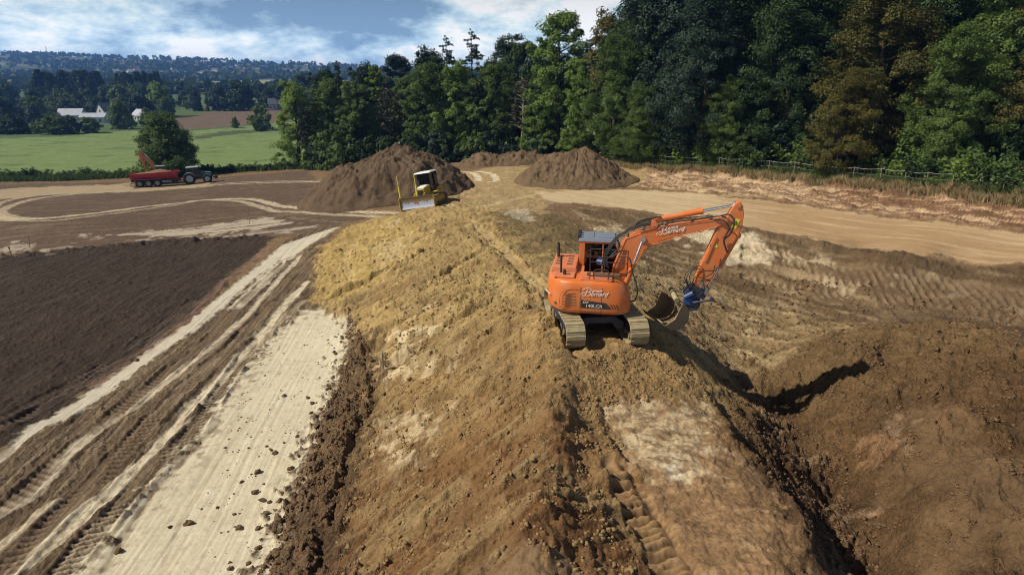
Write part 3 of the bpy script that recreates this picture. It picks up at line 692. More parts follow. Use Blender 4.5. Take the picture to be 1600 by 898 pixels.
def paint(name, col, rough=.45, dirt=(.22, .16, .09), amt=.25, metal=0., scale=4., spec=.5, wear=.12):
    m = bpy.data.materials.new(name); m.use_nodes = True; t = NT(m.node_tree)
    out = t.n('ShaderNodeOutputMaterial'); b = t.n('ShaderNodeBsdfPrincipled'); t.l(b.outputs[0], out.inputs[0])
    co = t.n('ShaderNodeTexCoord')
    n = t.n('ShaderNodeTexNoise'); n.inputs['Scale'].default_value = scale; n.inputs['Detail'].default_value = 8; n.inputs['Roughness'].default_value = .65; t.l(co.outputs['Object'], n.inputs['Vector'])
    d = t.ramp(n.outputs[0], [(.42, 0), (.75, 1)])
    n2 = t.n('ShaderNodeTexNoise'); n2.inputs['Scale'].default_value = scale * .35; n2.inputs['Detail'].default_value = 4; t.l(co.outputs['Object'], n2.inputs['Vector'])
    c = t.mix(t.math('MULTIPLY', n2.outputs[0], wear * 2), tuple(col), tuple(min(1, k * .7) for k in col))
    c = t.mix(t.math('MULTIPLY', d, amt), c, tuple(dirt)); t.l(c, b.inputs['Base Color'])
    t.l(t.math('ADD', t.math('MULTIPLY', d, .3 * amt + .05), rough, True), b.inputs['Roughness'])
    b.inputs['Metallic'].default_value = metal; b.inputs['Specular IOR Level'].default_value = spec
    bp = t.n('ShaderNodeBump'); bp.inputs['Strength'].default_value = .12; bp.inputs['Distance'].default_value = .02; t.l(n.outputs[0], bp.inputs['Height']); t.l(bp.outputs[0], b.inputs['Normal'])
    return m
M = {}
M['orange'] = paint('orange_paint', (.64, .150, .026), .40, (.40, .27, .15), amt=.5, scale=2.6)
M['orange_sunlit_dusty'] = paint('orange_paint_sunlit_dusty', (.62, .17, .07), .55, (.40, .27, .17), amt=.6)  # dusty orange; sun on the top panels is put into its salmon tint
M['black'] = paint('black_paint', (.018, .019, .022), .5, amt=.2)
M['rubber'] = paint('rubber', (.022, .022, .023), .8, amt=.4, spec=.2)
M['steel'] = paint('worn_steel', (.30, .28, .25), .45, amt=.45, metal=.6)
M['chrome'] = paint('chrome_rod', (.72, .73, .78), .18, amt=.05, metal=.9)
M['track'] = paint('muddy_track', (.37, .30, .175), .8, (.15, .125, .07), amt=.75, scale=6)
M['navy'] = paint('dark_blue_steel', (.02, .028, .055), .45, amt=.25)
M['blue'] = paint('blue_paint', (.022, .060, .19), .35, amt=.12)
M['greyroof'] = paint('dark_grey_roof', (.18, .22, .29), .35, amt=.25)
M['white'] = paint('white_paint', (.78, .78, .76), .45, amt=.12)
M['decal'] = paint('white_lettering', (.82, .80, .76), .5, amt=.05)
M['yellow'] = paint('yellow_paint', (.52, .35, .035), .5, amt=.6)
M['mast'] = paint('yellow_mast', (.62, .58, .04), .4, amt=.1)
M['sticker'] = paint('yellow_sticker', (.70, .62, .03), .4, amt=.08)
M['red'] = paint('red_paint', (.36, .012, .03), .38, amt=.15)
M['teal'] = paint('dark_teal_paint', (.015, .055, .06), .35, amt=.15)
M['rim'] = paint('pale_wheel_rim', (.36, .46, .52), .5, amt=.2)
M['mudsteel'] = paint('muddy_steel', (.25, .18, .10), .7, (.12, .08, .045), amt=.6)
M['polished'] = paint('polished_blade', (.36, .39, .50), .30, amt=.10, metal=.35)
M['wood'] = paint('weathered_wood', (.26, .21, .15), .85, amt=.3)
M['galv'] = paint('galvanised_wire', (.42, .42, .40), .5, amt=.1)
M['brown'] = paint('brown_body', (.11, .07, .04), .7, amt=.3)
def glass_mat():
    m = bpy.data.materials.new('cab_glass'); m.use_nodes = True; t = NT(m.node_tree)
    out = t.n('ShaderNodeOutputMaterial'); g = t.n('ShaderNodeBsdfGlossy'); g.inputs['Roughness'].default_value = .04; g.inputs[0].default_value = (.9, .95, 1, 1)
    tr = t.n('ShaderNodeBsdfTransparent'); tr.inputs[0].default_value = (.22, .28, .29, 1)
    fr = t.n('ShaderNodeFresnel'); fr.inputs[0].default_value = 1.5
    mx = t.n('ShaderNodeMixShader'); t.l(t.math('ADD', fr.outputs[0], .05), mx.inputs[0]); t.l(tr.outputs[0], mx.inputs[1]); t.l(g.outputs[0], mx.inputs[2]); t.l(mx.outputs[0], out.inputs[0]); return m
M['glass'] = glass_mat()

def text(s, size, mat, parent, mtx, name='lettering', shear=0., extrude=.003, sx=1.0, align='CENTER'):
    cu = bpy.data.curves.new(name, 'FONT'); cu.body = s; cu.size = size; cu.shear = shear; cu.extrude = extrude; cu.align_x = align; cu.resolution_u = 3
    tmp = bpy.data.objects.new('t', cu); COL.objects.link(tmp)
    dg = bpy.context.evaluated_depsgraph_get(); dg.update()
    me = bpy.data.meshes.new_from_object(tmp.evaluated_get(dg)); bpy.data.objects.remove(tmp)
    me.name = name; me.materials.clear(); me.materials.append(mat)
    me.transform(mtx @ Matrix.Diagonal((sx, 1, 1, 1)))
    o = bpy.data.objects.new(name, me); COL.objects.link(o); o.parent = parent; return o
FACE_Y = Matrix.Rotation(math.radians(90), 4, 'X')       # text standing in the x-z plane, read from -y

def side_text(s, size, mat, parent, x, y, z, tilt=0., **k):
    return text(s, size, mat, parent, Matrix.Translation((x, y, z)) @ Matrix.Rotation(tilt, 4, 'Y') @ FACE_Y, **k)

def signature(parent, x, y, z, k, tilt=0.):
    """the firm's script: small first line over a second line with a tall flourished B"""
    R_ = Matrix.Translation((x, y, z)) @ Matrix.Rotation(tilt, 4, 'Y')
    T = lambda dx, dz: R_ @ Matrix.Translation((dx * k, 0, dz * k)) @ FACE_Y
    text('enoit', .115 * k, M['decal'], parent, T(-.05, .055), shear=.45, align='LEFT')
    text('ernard', .165 * k, M['decal'], parent, T(-.08, -.045), shear=.45, align='LEFT', sx=.9)
    mb = MB()
    def stroke(pts, r):
        P_ = smooth(np.array(pts), 6); mb.tube([(p[0] * k, 0, p[1] * k) for p in P_], r * k, 5)
    stroke([(-.15, .12), (-.17, .05), (-.20, -.03), (-.25, -.05), (-.27, -.02)], .007)
    stroke([(-.27, .10), (-.20, .14), (-.10, .145), (-.06, .11), (-.11, .055), (-.155, .045)], .006)
    stroke([(-.155, .045), (-.09, .04), (-.07, .0), (-.11, -.04), (-.19, -.045)], .007)
    stroke([(-.30, -.055), (-.33, -.02), (-.27, .02), (-.20, .02)], .004)
    mb.build('lettering', M['decal'], parent, mtx=R_ @ Matrix.Diagonal((1, .4, 1, 1)))

# ---------------------------------------------------------------- the orange excavator on the berm
def arc(cx, cy, r, a0, a1, n):
    return [(cx + r * math.cos(math.radians(a0 + (a1 - a0) * i / n)), cy + r * math.sin(math.radians(a0 + (a1 - a0) * i / n))) for i in range(n + 1)]

def crawler(parent, L, r, wdt, y, mat, shoes, rot=None, z0=0.0, frame_mat=None, height=.62):
    """steel crawler: shoes with grousers round idler and sprocket, plus rollers and frame; along local x"""
    h = L / 2 - r
    per = 4 * h + 2 * math.pi * r
    def pos(s_):
        s_ %= per
        if s_ < 2 * h: return Vector((-h + s_, 0, 2 * r)), 0.
        s_ -= 2 * h
        if s_ < math.pi * r:
            a = s_ / r; return Vector((h + math.sin(a) * r, 0, r + math.cos(a) * r)), -a
        s_ -= math.pi * r
        if s_ < 2 * h: return Vector((h - s_, 0, 0)), -math.pi
        s_ -= 2 * h; a = math.pi + s_ / r; return Vector((-h + math.sin(a) * r, 0, r + math.cos(a) * r)), -a
    mb = MB(); ln = per / shoes
    for k in range(shoes):
        p, a = pos((k + .5) * ln); R_ = Matrix.Rotation(-a, 3, 'Y'); nrm = R_ @ Vector((0, 0, 1)); tg = R_ @ Vector((1, 0, 0))
        c = p + Vector((0, y, z0)) - nrm * .012
        mb.box(c, (ln * .97, wdt, .022), R_)
        mb.box(c - nrm * .035, (ln * .75, wdt * .28, .05), R_)
        mb.box(c + nrm * .026, (ln * .60, wdt, .042), R_, taper=(.8, .98))
    t = mb.build('track', mat, parent)
    f = MB(); f.box((0, y, r * 1.02 + z0), (2 * h + r * .3, wdt * .5, r * .95)); f.box((0, y, r * 1.62 + z0), (2 * h, wdt * .42, r * .3))
    f.build('track_frame', frame_mat or M['navy'], t, bevel=.02)
    w_ = MB()
    for q in (-1, 1):
        w_.cyl((q * h, y - wdt * .16, r + z0), (q * h, y + wdt * .16, r + z0), r * .86, n=20); w_.cyl((q * h, y - wdt * .24, r + z0), (q * h, y + wdt * .24, r + z0), r * .45, n=16)
    for q in range(7):
        x_ = -h + 2 * h * (q + .5) / 7; w_.cyl((x_, y - wdt * .28, r * .42 + z0), (x_, y + wdt * .28, r * .42 + z0), r * .32, n=12)
    w_.build('track_wheel', M['mudsteel'], t, smooth=True)
    return t

def excavator(loc, rz, under_rz, label, group=None):
    root = empty('excavator', loc, rz, label, 'excavator', group)
    ur = under_rz - rz
    # undercarriage
    u = MB()
    prof = [(-.70, .20), (-.70, .44), (-.45, .62), (.45, .62), (.70, .44), (.70, .20), (.48, .24), (.34, .42), (-.34, .42), (-.48, .24)]
    for x0, x1 in ((-.95, -.62), (.62, .95)): u.prism(prof, x0, x1, 'x')
    u.box((0, 0, .50), (1.5, .95, .26)); u.cyl((0, 0, .58), (0, 0, .80), .52, n=28)
    uc = u.build('undercarriage', M['navy'], root, bevel=.02); uc.rotation_euler.z = ur
    for q in (-1, 1):
        crawler(uc, 3.60, .355, .53, q * .90, M['track'], 38)
    # upper structure: one body with rounded tail and tank side
    def outline(ins, tail, front):
        R_ = 1.40 - ins
        P_ = []
        P_ += [(front - .02, -.40), (front, -.62)] if ins < .5 else []
        P_ += arc(front - .42, -.83 + ins, .42 - ins * .2, 0, -90, 6)
        P_ += [(.2, -1.25 + ins), (-.5, -1.25 + ins)]
        P_ += [(-.80 , -1.22 + ins), (-1.00 + tail, -1.08 + ins), (-1.17 + tail, -.86 + ins * .7), (-1.28 + tail, -.55), (-1.33 + tail, -.2), (-1.33 + tail, .2), (-1.28 + tail, .55), (-1.17 + tail, .86 - ins * .7), (-1.00 + tail, 1.08 - ins), (-.80, 1.22 - ins)]
        P_ += [(-.45, 1.25 - ins), (-.45, .34), (-.30, .30), (-.28, -.38)]
        return P_
    lv = [(.81, .07, .08, 1.03), (.85, .02, .03, 1.07), (.93, 0, 0, 1.09), (1.25, 0, 0, 1.08), (1.40, 0, 0, 1.03), (1.55, .004, .01, .93), (1.66, .014, .025, .80), (1.72, .035, .05, .70), (1.745, .065, .08, .62), (1.755, .10, .12, .56)]
    b = MB(); b.loft([[(p[0], p[1], z) for p in outline(i_, t_, f_)] for z, i_, t_, f_ in lv])
    body = b.build('body', M['orange'], root, smooth=True)
    # panel joints, louvred door, cap
    j = MB()
    for x_ in (-.30, .28): j.box((x_, -1.251, 1.22), (.012, .006, .76))
    j.box((.0, -1.251, .90), (1.9, .006, .010))
    oc = [(-.92 + .0, .98), (-.34, .98), (-.34, 1.52), (-.62, 1.52)] + [(-.62 + .28 * math.cos(math.radians(a)) * 1.0, 1.24 + .28 * math.sin(math.radians(a))) for a in (110, 130, 150, 170)]
    for a_, b_ in zip(oc, oc[1:] + oc[:1]): j.tube([(a_[0] + .02, -1.246, a_[1]), (b_[0] + .02, -1.246, b_[1])], .006, 5)
    for k in range(9): j.box((-.60, -1.249, 1.04 + k * .045), (.42 - .012 * k, .012, .010))
    j.cyl((-1.0, -1.06, 1.05), (-1.03, -1.10, 1.05), .035, m=0)
    j.build('panel_joint', M['brown'], body)
    # black decal panel with model number
    dcl = MB(); dcl.prism([(-.28, 1.00), (-.28, 1.24), (.42, 1.17), (.56, 1.03), (.55, 1.00)], -1.2555, -1.252)
    for k in range(3): dcl.prism([(.60 + k * .07, 1.01), (.53 + k * .07, 1.14), (.56 + k * .07, 1.14), (.63 + k * .07, 1.01)], -1.2555, -1.252)
    dcl.build('decal', M['black'], body)
    side_text('DX', .085, M['decal'], body, -.16, -1.262, 1.145, name='lettering', shear=.3, sx=1.3)
    side_text('140LCR', .125, M['decal'], body, .08, -1.262, 1.03, name='lettering', sx=1.15)
    signature(body, .06, -1.262, 1.42, 1.15)
    tl = signature_tail = text('Bernard', .13, M['decal'], body, Matrix.Translation((-1.285, -.74, 1.22)) @ Matrix.Rotation(math.radians(-66), 4, 'Z') @ FACE_Y, shear=.4)
    # engine hood with vents, deck plates
    hd = MB(); hd.box((-.86, .32, 1.83), (.78, 1.45, .17), taper=(.92, .95)); hd.box((-.80, -.72, 1.78), (.6, .5, .06))
    hood = hd.build('engine_hood', M['orange_sunlit_dusty'], root, bevel=.03)
    vt = MB()
    for y_ in (-.1, .18, .46, .74):
        for x_ in (-1.05, -.72): vt.box((x_, y_, 1.918), (.16, .12, .012))
    build_each(vt, 'vent', M['brown'], hood)
    dk = MB(); dk.box((.10, -.72, 1.775), (.9, .72, .035)); dk.box((-.2, -.98, 1.80), (.2, .14, .08))
    dk.build('deck', M['orange_sunlit_dusty'], root, bevel=.01)
    bx = MB(); bx.box((.28, -.72, 1.82), (.50, .22, .07)); bx.box((.66, -.68, 1.80), (.18, .18, .12)); bx.box((-.12, -.78, 1.84), (.10, .10, .10))
    build_each(bx, 'deck_box', M['brown'], root, bevel=.008)
    ex = MB(); ex.tube([(-1.12, .62, 1.86), (-1.12, .62, 2.30), (-1.15, .62, 2.36)], .042, 10); ex.build('exhaust_pipe', M['black'], root, smooth=True)
    ps = MB(); ps.cyl((-.92, -.62, 1.75), (-.92, -.62, 2.30), .030); ps.cyl((-.80, -.80, 1.75), (-.80, -.80, 1.95), .045); ps.build('mirror_post', M['black'], root, smooth=True)
    # handrails
    hr = MB()
    rail = lambda pts, r_=.017: hr.tube(smooth(np.array(pts, float), 4), r_, 6)
    rail([(-.1, -.46, 1.77), (-.1, -.46, 2.42), (-.02, -.46, 2.50), (.86, -.46, 2.48), (.94, -.46, 2.40), (.94, -.46, 1.72)])
    rail([(.30, -.46, 1.77), (.30, -.46, 2.49)]); rail([(-.1, -.46, 2.12), (.94, -.46, 2.12)])
    rail([(.05, -1.05, 1.76), (.05, -1.05, 2.05), (.42, -1.05, 2.05), (.42, -1.05, 1.76)])
    hr.build('handrail', M['black'], root, smooth=True)
    # cab
    cab = MB()
    x0, x1, y0, y1, zb, zt = -.46, .98, .36, 1.24, .95, 2.50
    side_p = [(x0, zb), (x0 + .02, zt), (.55, zt), (.93, 1.75), (x1, 1.35), (x1 - .08, zb)]
    cab.box((.24, (y0 + y1) / 2, 1.12), (1.36, y1 - y0, .40)); 
    for y_ in (y0 + .03, y1 - .03):
        cab.box((x0 + .07, y_, 1.95), (.16, .07, 1.1)); cab.tube([(.57, y_, zt), (.93, y_, 1.75), (.96, y_, 1.3)], .032, 6)
        cab.box((.07, y_, zt - .03), (1.02, .06, .07)); cab.box((.22, y_, 1.82), (.05, .05, 1.3))
    cab.box((x0 + .02, (y0 + y1) / 2, 1.55), (.05, y1 - y0, .55)); cab.box((x0 + .04, (y0 + y1) / 2, zt - .03), (.06, y1 - y0, .08))
    cb = cab.build('cab', M['orange'], root, bevel=.015)
    rf = MB(); rf.box((.06, .80, 2.545), (1.14, .94, .10), taper=(.94, .92)); rf.box((.30, .80, 2.605), (.50, .60, .03)); rf.box((-.22, .80, 2.60), (.3, .7, .02)); rf.build('cab_roof', M['greyroof'], cb, bevel=.03)
    wl = MB()
    for y_ in (.45, .72, .98): wl.box((-.50, y_, 2.64), (.09, .12, .10)); wl.cyl((-.50, y_, 2.55), (-.50, y_, 2.62), .015)
    build_each(wl, 'work_lamp', M['black'], cb, bevel=.01)
    gl = MB()
    for y_ in (y0 + .012, y1 - .012): gl.prism([(x0 + .12, 1.32), (x0 + .12, zt - .06), (.53, zt - .06), (.90, 1.75), (.94, 1.32)], y_ - .004, y_ + .004)
    gl.prism([(y0 + .06, 0), (y1 - .06, 0), (y1 - .06, .82), (y0 + .06, .82)], 0, .006, 'x')
    build_each(gl, 'cab_window', M['glass'], cb)
    g2 = MB(); g2.add([(.565, y0 + .06, zt - .05), (.565, y1 - .06, zt - .05), (.935, y1 - .06, 1.72), (.935, y0 + .06, 1.72)], [(0, 1, 2, 3)]); g2.add([(.94, y0 + .06, 1.70), (.94, y1 - .06, 1.70), (.97, y1 - .06, 1.32), (.97, y0 + .06, 1.32)], [(0, 1, 2, 3)])
    g2.build('windscreen', M['glass'], cb)
    st = MB(); st.box((.25, .80, 1.335), (1.28, .8, .03)); st.box((.02, .80, 1.50), (.46, .46, .14)); st.box((-.22, .80, 1.85), (.12, .44, .62), Matrix.Rotation(-.15, 3, 'Y')); st.box((-.26, .80, 2.22), (.08, .26, .16)); st.box((.05, .55, 1.62), (.3, .07, .08)); st.box((.05, 1.05, 1.62), (.3, .07, .08)); st.box((.62, .80, 1.55), (.14, .5, .5))
    st.build('seat', M['black'], cb, bevel=.03)
    # boom
    BO = [(.56, 1.05), (.50, 1.45), (.54, 1.83), (.66, 2.30), (.74, 2.60), (.86, 2.80), (1.15, 2.98), (1.60, 3.12), (2.15, 3.25), (2.75, 3.34), (3.30, 3.44), (3.52, 3.50), (3.60, 3.42), (3.52, 3.30), (3.32, 3.19), (2.48, 2.95), (1.85, 2.74), (1.55, 2.58), (1.36, 2.40), (1.20, 2.12), (1.04, 1.70), (.90, 1.28), (.78, .98)]
    bm_ = MB(); bm_.prism(BO, -.15, .15)
    boom = bm_.build('boom', M['orange'], root, bevel=.018)
    ed = MB()
    for y_ in (-.165, .165):
        for a_, b_ in (((.53, 1.83), (.86, 2.76)), ((.86, 2.76), (1.6, 3.08)), ((1.6, 3.08), (3.45, 3.42)), ((3.32, 3.21), (1.6, 2.62)), ((1.36, 2.42), (1.0, 1.6))): ed.cyl((a_[0], y_ * .93, a_[1]), (b_[0], y_ * .93, b_[1]), .012, n=6)
    for p_, r_ in (((1.30, 2.78), .10), ((.62, 1.35), .12), ((3.46, 3.40), .10), ((1.62, 3.2), .09)): ed.cyl((p_[0], -.19, p_[1]), (p_[0], .19, p_[1]), r_, n=20)
    build_each(ed, 'boom_flange', M['orange'], boom, smooth=True)
    signature(boom, 2.06, -.170, 3.03, 1.15, tilt=math.radians(-11))
    # hydraulic cylinders
    def ram(parent, a, b, f, rb, rr, y, nm='hydraulic_cylinder', mat='orange'):
        a = Vector((a[0], y, a[1])); b = Vector((b[0], y, b[1])); m_ = a.lerp(b, f)
        o_ = MB().cyl(a, m_, rb, n=18).cyl(m_, m_ + (b - a).normalized() * .06, rb * 1.12, n=18).cyl(a - Vector((0, .07, 0)), a + Vector((0, .07, 0)), rb * 1.15, n=16).build(nm, M[mat], parent, smooth=True)
        MB().cyl(m_, b, rr, n=14).cyl(b - Vector((0, .06, 0)), b + Vector((0, .06, 0)), rb * .95, n=16).build('piston_rod', M['chrome'], o_, smooth=True)
        return o_
    ram(boom, (1.76, 3.33), (3.74, 3.80), .55, .085, .04, 0)
    for y_ in (-.29, .29): ram(boom, (.86, 1.20), (1.33, 2.80), .52, .078, .038, y_, 'hydraulic_cylinder')
    # hoses over the boom
    hs = MB()
    def hose(pts, r_=.011): hs.tube(smooth(np.array(pts, float), 5), r_, 6)
    for k, y_ in enumerate((-.12, -.07, -.02, .05, .10)):
        hose([(.42 - .03 * k, y_, 1.85), (.36 - .02 * k, y_, 2.25), (.58, y_, 2.66 + .02 * k), (.80, y_, 2.90), (1.15, y_, 3.08 + .015 * k), (1.55, y_, 3.22 + .02 * k)])
    hose([(1.05, -.12, 3.02), (1.18, -.12, 3.26), (1.5, -.12, 3.37), (1.78, -.1, 3.42)], .022); hose([(1.0, .05, 3.0), (1.2, .05, 3.22), (1.6, .05, 3.33)], .022)
    hose([(1.2, -.18, 3.02), (2.2, -.18, 3.30), (3.2, -.18, 3.50), (3.5, -.18, 3.50)], .014); hose([(1.2, .1, 3.05), (2.2, .12, 3.31), (3.2, .12, 3.46)], .016)
    hose([(3.3, -.17, 3.50), (3.55, -.24, 3.58), (3.72, -.27, 3.40), (3.66, -.25, 3.05), (3.52, -.20, 2.85), (3.60, -.2, 2.6), (3.66, -.16, 2.5)], .024)
    hose([(3.2, -.17, 3.42), (3.45, -.26, 3.40), (3.60, -.28, 3.20), (3.50, -.22, 2.9)], .02)
    hose([(.72, -.42, 2.30), (.98, -.55, 2.30), (1.10, -.62, 1.9), (1.26, -.70, 1.45), (1.22, -.66, 1.12), (1.08, -.60, 1.05)], .022)
    hose([(.3, -.3, 2.1), (.55, -.25, 2.35), (.75, -.2, 2.55)], .02); hose([(.2, -.3, 2.2), (.5, -.28, 2.25), (.72, -.2, 2.4)], .02)
    hs.build('hose', M['black'], boom, smooth=True)
    cl_ = MB()
    for x_, z_ in ((.62, 2.52), (.88, 2.84), (1.3, 3.06), (1.9, 3.22), (2.6, 3.34), (3.1, 3.42)): cl_.box((x_, 0, z_ + .03), (.07, .34, .05))
    build_each(cl_, 'hose_clamp', M['steel'], boom, bevel=.006)
    lm = MB(); lm.cyl((.10, -.34, 2.10), (.26, -.40, 2.10), .10, n=18); lm.box((.16, -.34, 2.22), (.1, .08, .06)); lm.build('boom_lamp', M['blue'], boom, smooth=True)
    # arm
    AR = [(3.62, 3.66), (3.72, 3.86), (3.84, 3.92), (3.93, 3.80), (3.98, 3.55), (3.97, 3.29), (3.88, 2.94), (3.72, 2.62), (3.52, 2.15), (3.24, 1.50), (3.14, 1.38), (3.02, 1.38), (2.90, 1.46), (2.86, 1.60), (2.96, 2.0), (3.12, 2.50), (3.26, 2.95), (3.36, 3.22), (3.46, 3.38), (3.56, 3.50)]
    arm = MB().prism(AR, -.125, .125).build('arm', M['orange'], root, bevel=.018)
    ab = MB()
    for p_, r_ in (((3.46, 3.40), .09), ((3.80, 3.82), .07), ((3.86, 2.98), .07), ((3.00, 1.46), .08)): ab.cyl((p_[0], -.16, p_[1]), (p_[0], .16, p_[1]), r_, n=18)
    ab.box((3.20, -.14, 2.55), (.06, .03, .75), Matrix.Rotation(math.radians(17), 3, 'Y')); build_each(ab, 'pivot_boss', M['orange'], arm, smooth=True)
    stk = MB().prism([(3.66, 3.20), (3.80, 3.16), (3.90, 3.42), (3.80, 3.46)], -.134, -.131).build('sticker', M['sticker'], arm)
    text('63', .15, M['black'], stk, Matrix.Translation((3.775, -.138, 3.27)) @ Matrix.Rotation(math.radians(-10), 4, 'Y') @ FACE_Y)
    MB().prism([(3.18, 2.58), (3.28, 2.60), (3.28, 2.72), (3.18, 2.70)], -.134, -.131).build('sticker', M['blue'], arm)
    MB().prism([(3.28, 2.60), (3.40, 2.62), (3.34, 2.74)], -.134, -.131).build('sticker', M['sticker'], arm)
    ram(arm, (3.90, 2.96), (3.24, 1.38), .56, .07, .034, -.02)
    ln = MB()
    for y_ in (-.17, .17):
        ln.prism([(3.20, 1.30), (3.28, 1.36), (3.02, 1.66), (2.94, 1.60)], y_ - .02, y_ + .02); ln.prism([(3.20, 1.40), (3.28, 1.34), (3.16, 1.06), (3.06, 1.10)], y_ - .018, y_ + .018)
    build_each(ln, 'bucket_link', M['steel'], arm, bevel=.008)
    hs2 = MB()
    def hose2(pts, r_=.014): hs2.tube(smooth(np.array(pts, float), 5), r_, 6)
    hose2([(2.98, -.15, 1.98), (2.72, -.2, 1.92), (2.62, -.25, 1.7), (2.72, -.22, 1.42), (2.9, -.2, 1.3)]); hose2([(3.0, -.15, 2.05), (2.78, -.26, 2.05), (2.56, -.30, 1.8), (2.66, -.26, 1.5), (2.82, -.2, 1.26)])
    hose2([(3.02, .15, 2.0), (2.8, .2, 1.8), (2.76, .2, 1.55), (2.86, .15, 1.3)]); hose2([(3.36, -.15, 2.1), (3.3, -.25, 1.9), (3.05, -.25, 1.75), (2.86, -.22, 1.75), (2.80, -.2, 1.5), (2.95, -.2, 1.25)])
    hose2([(3.5, -.15, 2.3), (3.42, -.22, 2.0), (3.1, -.24, 1.95), (2.9, -.22, 1.9)]); hose2([(3.26, -.2, 1.7), (3.1, -.26, 1.6), (3.15, -.24, 1.35), (3.0, -.2, 1.2)])
    hs2.build('hose', M['black'], arm, smooth=True)
    # tilting coupler
    cp = MB(); cp.prism([(2.60, 1.22), (2.72, 1.42), (2.96, 1.48), (3.12, 1.34), (3.20, 1.14), (2.98, 1.06), (2.74, 1.02)], -.20, -.13); cp.prism([(2.60, 1.22), (2.72, 1.42), (2.96, 1.48), (3.12, 1.34), (3.20, 1.14), (2.98, 1.06), (2.74, 1.02)], .13, .20)
    cp.box((2.94, 0, 1.20), (.36, .26, .18)); cp.prism([(2.70, 1.04), (3.06, 1.06), (3.08, .92), (3.00, .74), (2.80, .70), (2.68, .82)], -.22, .22)
    cpl = cp.build('coupler', M['navy'], root, bevel=.012)
    cb2 = MB(); cb2.cyl((2.62, -.27, 1.14), (2.84, -.30, 1.30), .075, n=16); cb2.cyl((2.60, .27, 1.14), (2.84, .30, 1.30), .075, n=16); cb2.box((2.72, -.24, 1.02), (.26, .05, .22)); cb2.cyl((2.84, -.27, 1.00), (2.98, -.27, 1.04), .05)
    build_each(cb2, 'tilt_motor', M['blue'], cpl, bevel=.008)
    rr = MB(); rr.cyl((2.86, -.30, 1.00), (3.34, -.34, 1.14), .035); rr.box((3.36, -.34, 1.15), (.10, .10, .09)); rr.cyl((2.9, .28, 1.0), (3.2, .3, 1.1), .03); build_each(rr, 'lock_cylinder', M['navy'], cpl, smooth=True)
    # bucket: a wide ditching bucket hanging open towards the machine
    # modelled in its own frame: x across the mouth, built from a curved shell with side plates
    shell = arc(0, 0, .42, 20, 235, 16); inner = arc(0, 0, .395, 20, 235, 16)
    W_ = .55
    bk = MB(); ol = [(p[0], p[1]) for p in shell] + [(p[0], p[1]) for p in reversed(inner)]
    n_ = len(ol); vs = [(p[0], -W_, p[1]) for p in ol] + [(p[0], W_, p[1]) for p in ol]
    half = n_ // 2; fs = []
    for i in range(n_): fs.append((i, (i + 1) % n_, n_ + (i + 1) % n_, n_ + i))
    for i in range(half - 1): fs.append((i, i + 1, n_ - 2 - i, n_ - 1 - i)); fs.append((n_ + i, 2 * n_ - 1 - i, 2 * n_ - 2 - i, n_ + i + 1))
    bk.add(vs, fs)
    side_pl = [(p[0], p[1]) for p in shell] + [(.05, .05)]
    for y_ in (-W_, W_): bk.prism(side_pl, y_ - .012, y_ + .012)
    Mb = Matrix.Translation((2.16, .02, .60)) @ Matrix.Rotation(math.radians(28), 4, 'Z') @ Matrix.Rotation(math.radians(167), 4, 'Y')
    bucket = bk.build('bucket', M['mudsteel'], root, bevel=.006, mtx=Mb)
    lip = MB(); a_ = math.radians(20); lip.box((.43 * math.cos(a_) + .03, 0, .43 * math.sin(a_) - .06), (.03, 2 * W_ + .04, .18), Matrix.Rotation(math.radians(-25), 3, 'Y'))
    lip.build('cutting_edge', M['track'], bucket, bevel=.004, mtx=Mb)
    brk = MB()
    for y_ in (-.16, .16): brk.prism([(2.36, .98), (2.44, 1.10), (2.74, 1.06), (2.86, .82), (2.70, .60), (2.48, .66)], y_ - .03, y_ + .03)
    build_each(brk, 'bucket_bracket', M['track'], bucket, bevel=.01)
    MB().cyl((2.40, -.30, 1.04), (2.28, .46, 1.12), .075, n=16).build('bucket_tube', M['track'], bucket, smooth=True)
    return root
e0 = W2(930, 540)
EX = (2.42, 17.1)
exz = (gz(EX[0], EX[1]) + gz(EX[0] - .8, EX[1] + 1) + gz(EX[0] + 1.0, EX[1] + 1) + gz(EX[0] + 1.0, EX[1] - 1.2) + gz(EX[0] - .9, EX[1] - 1.2)) / 5
print('excavator z', exz)
ex_main = excavator((EX[0], EX[1], exz + .02), math.radians(-10), math.radians(97), 'large orange tracked excavator standing on the ochre soil berm, boom reaching out to the right')

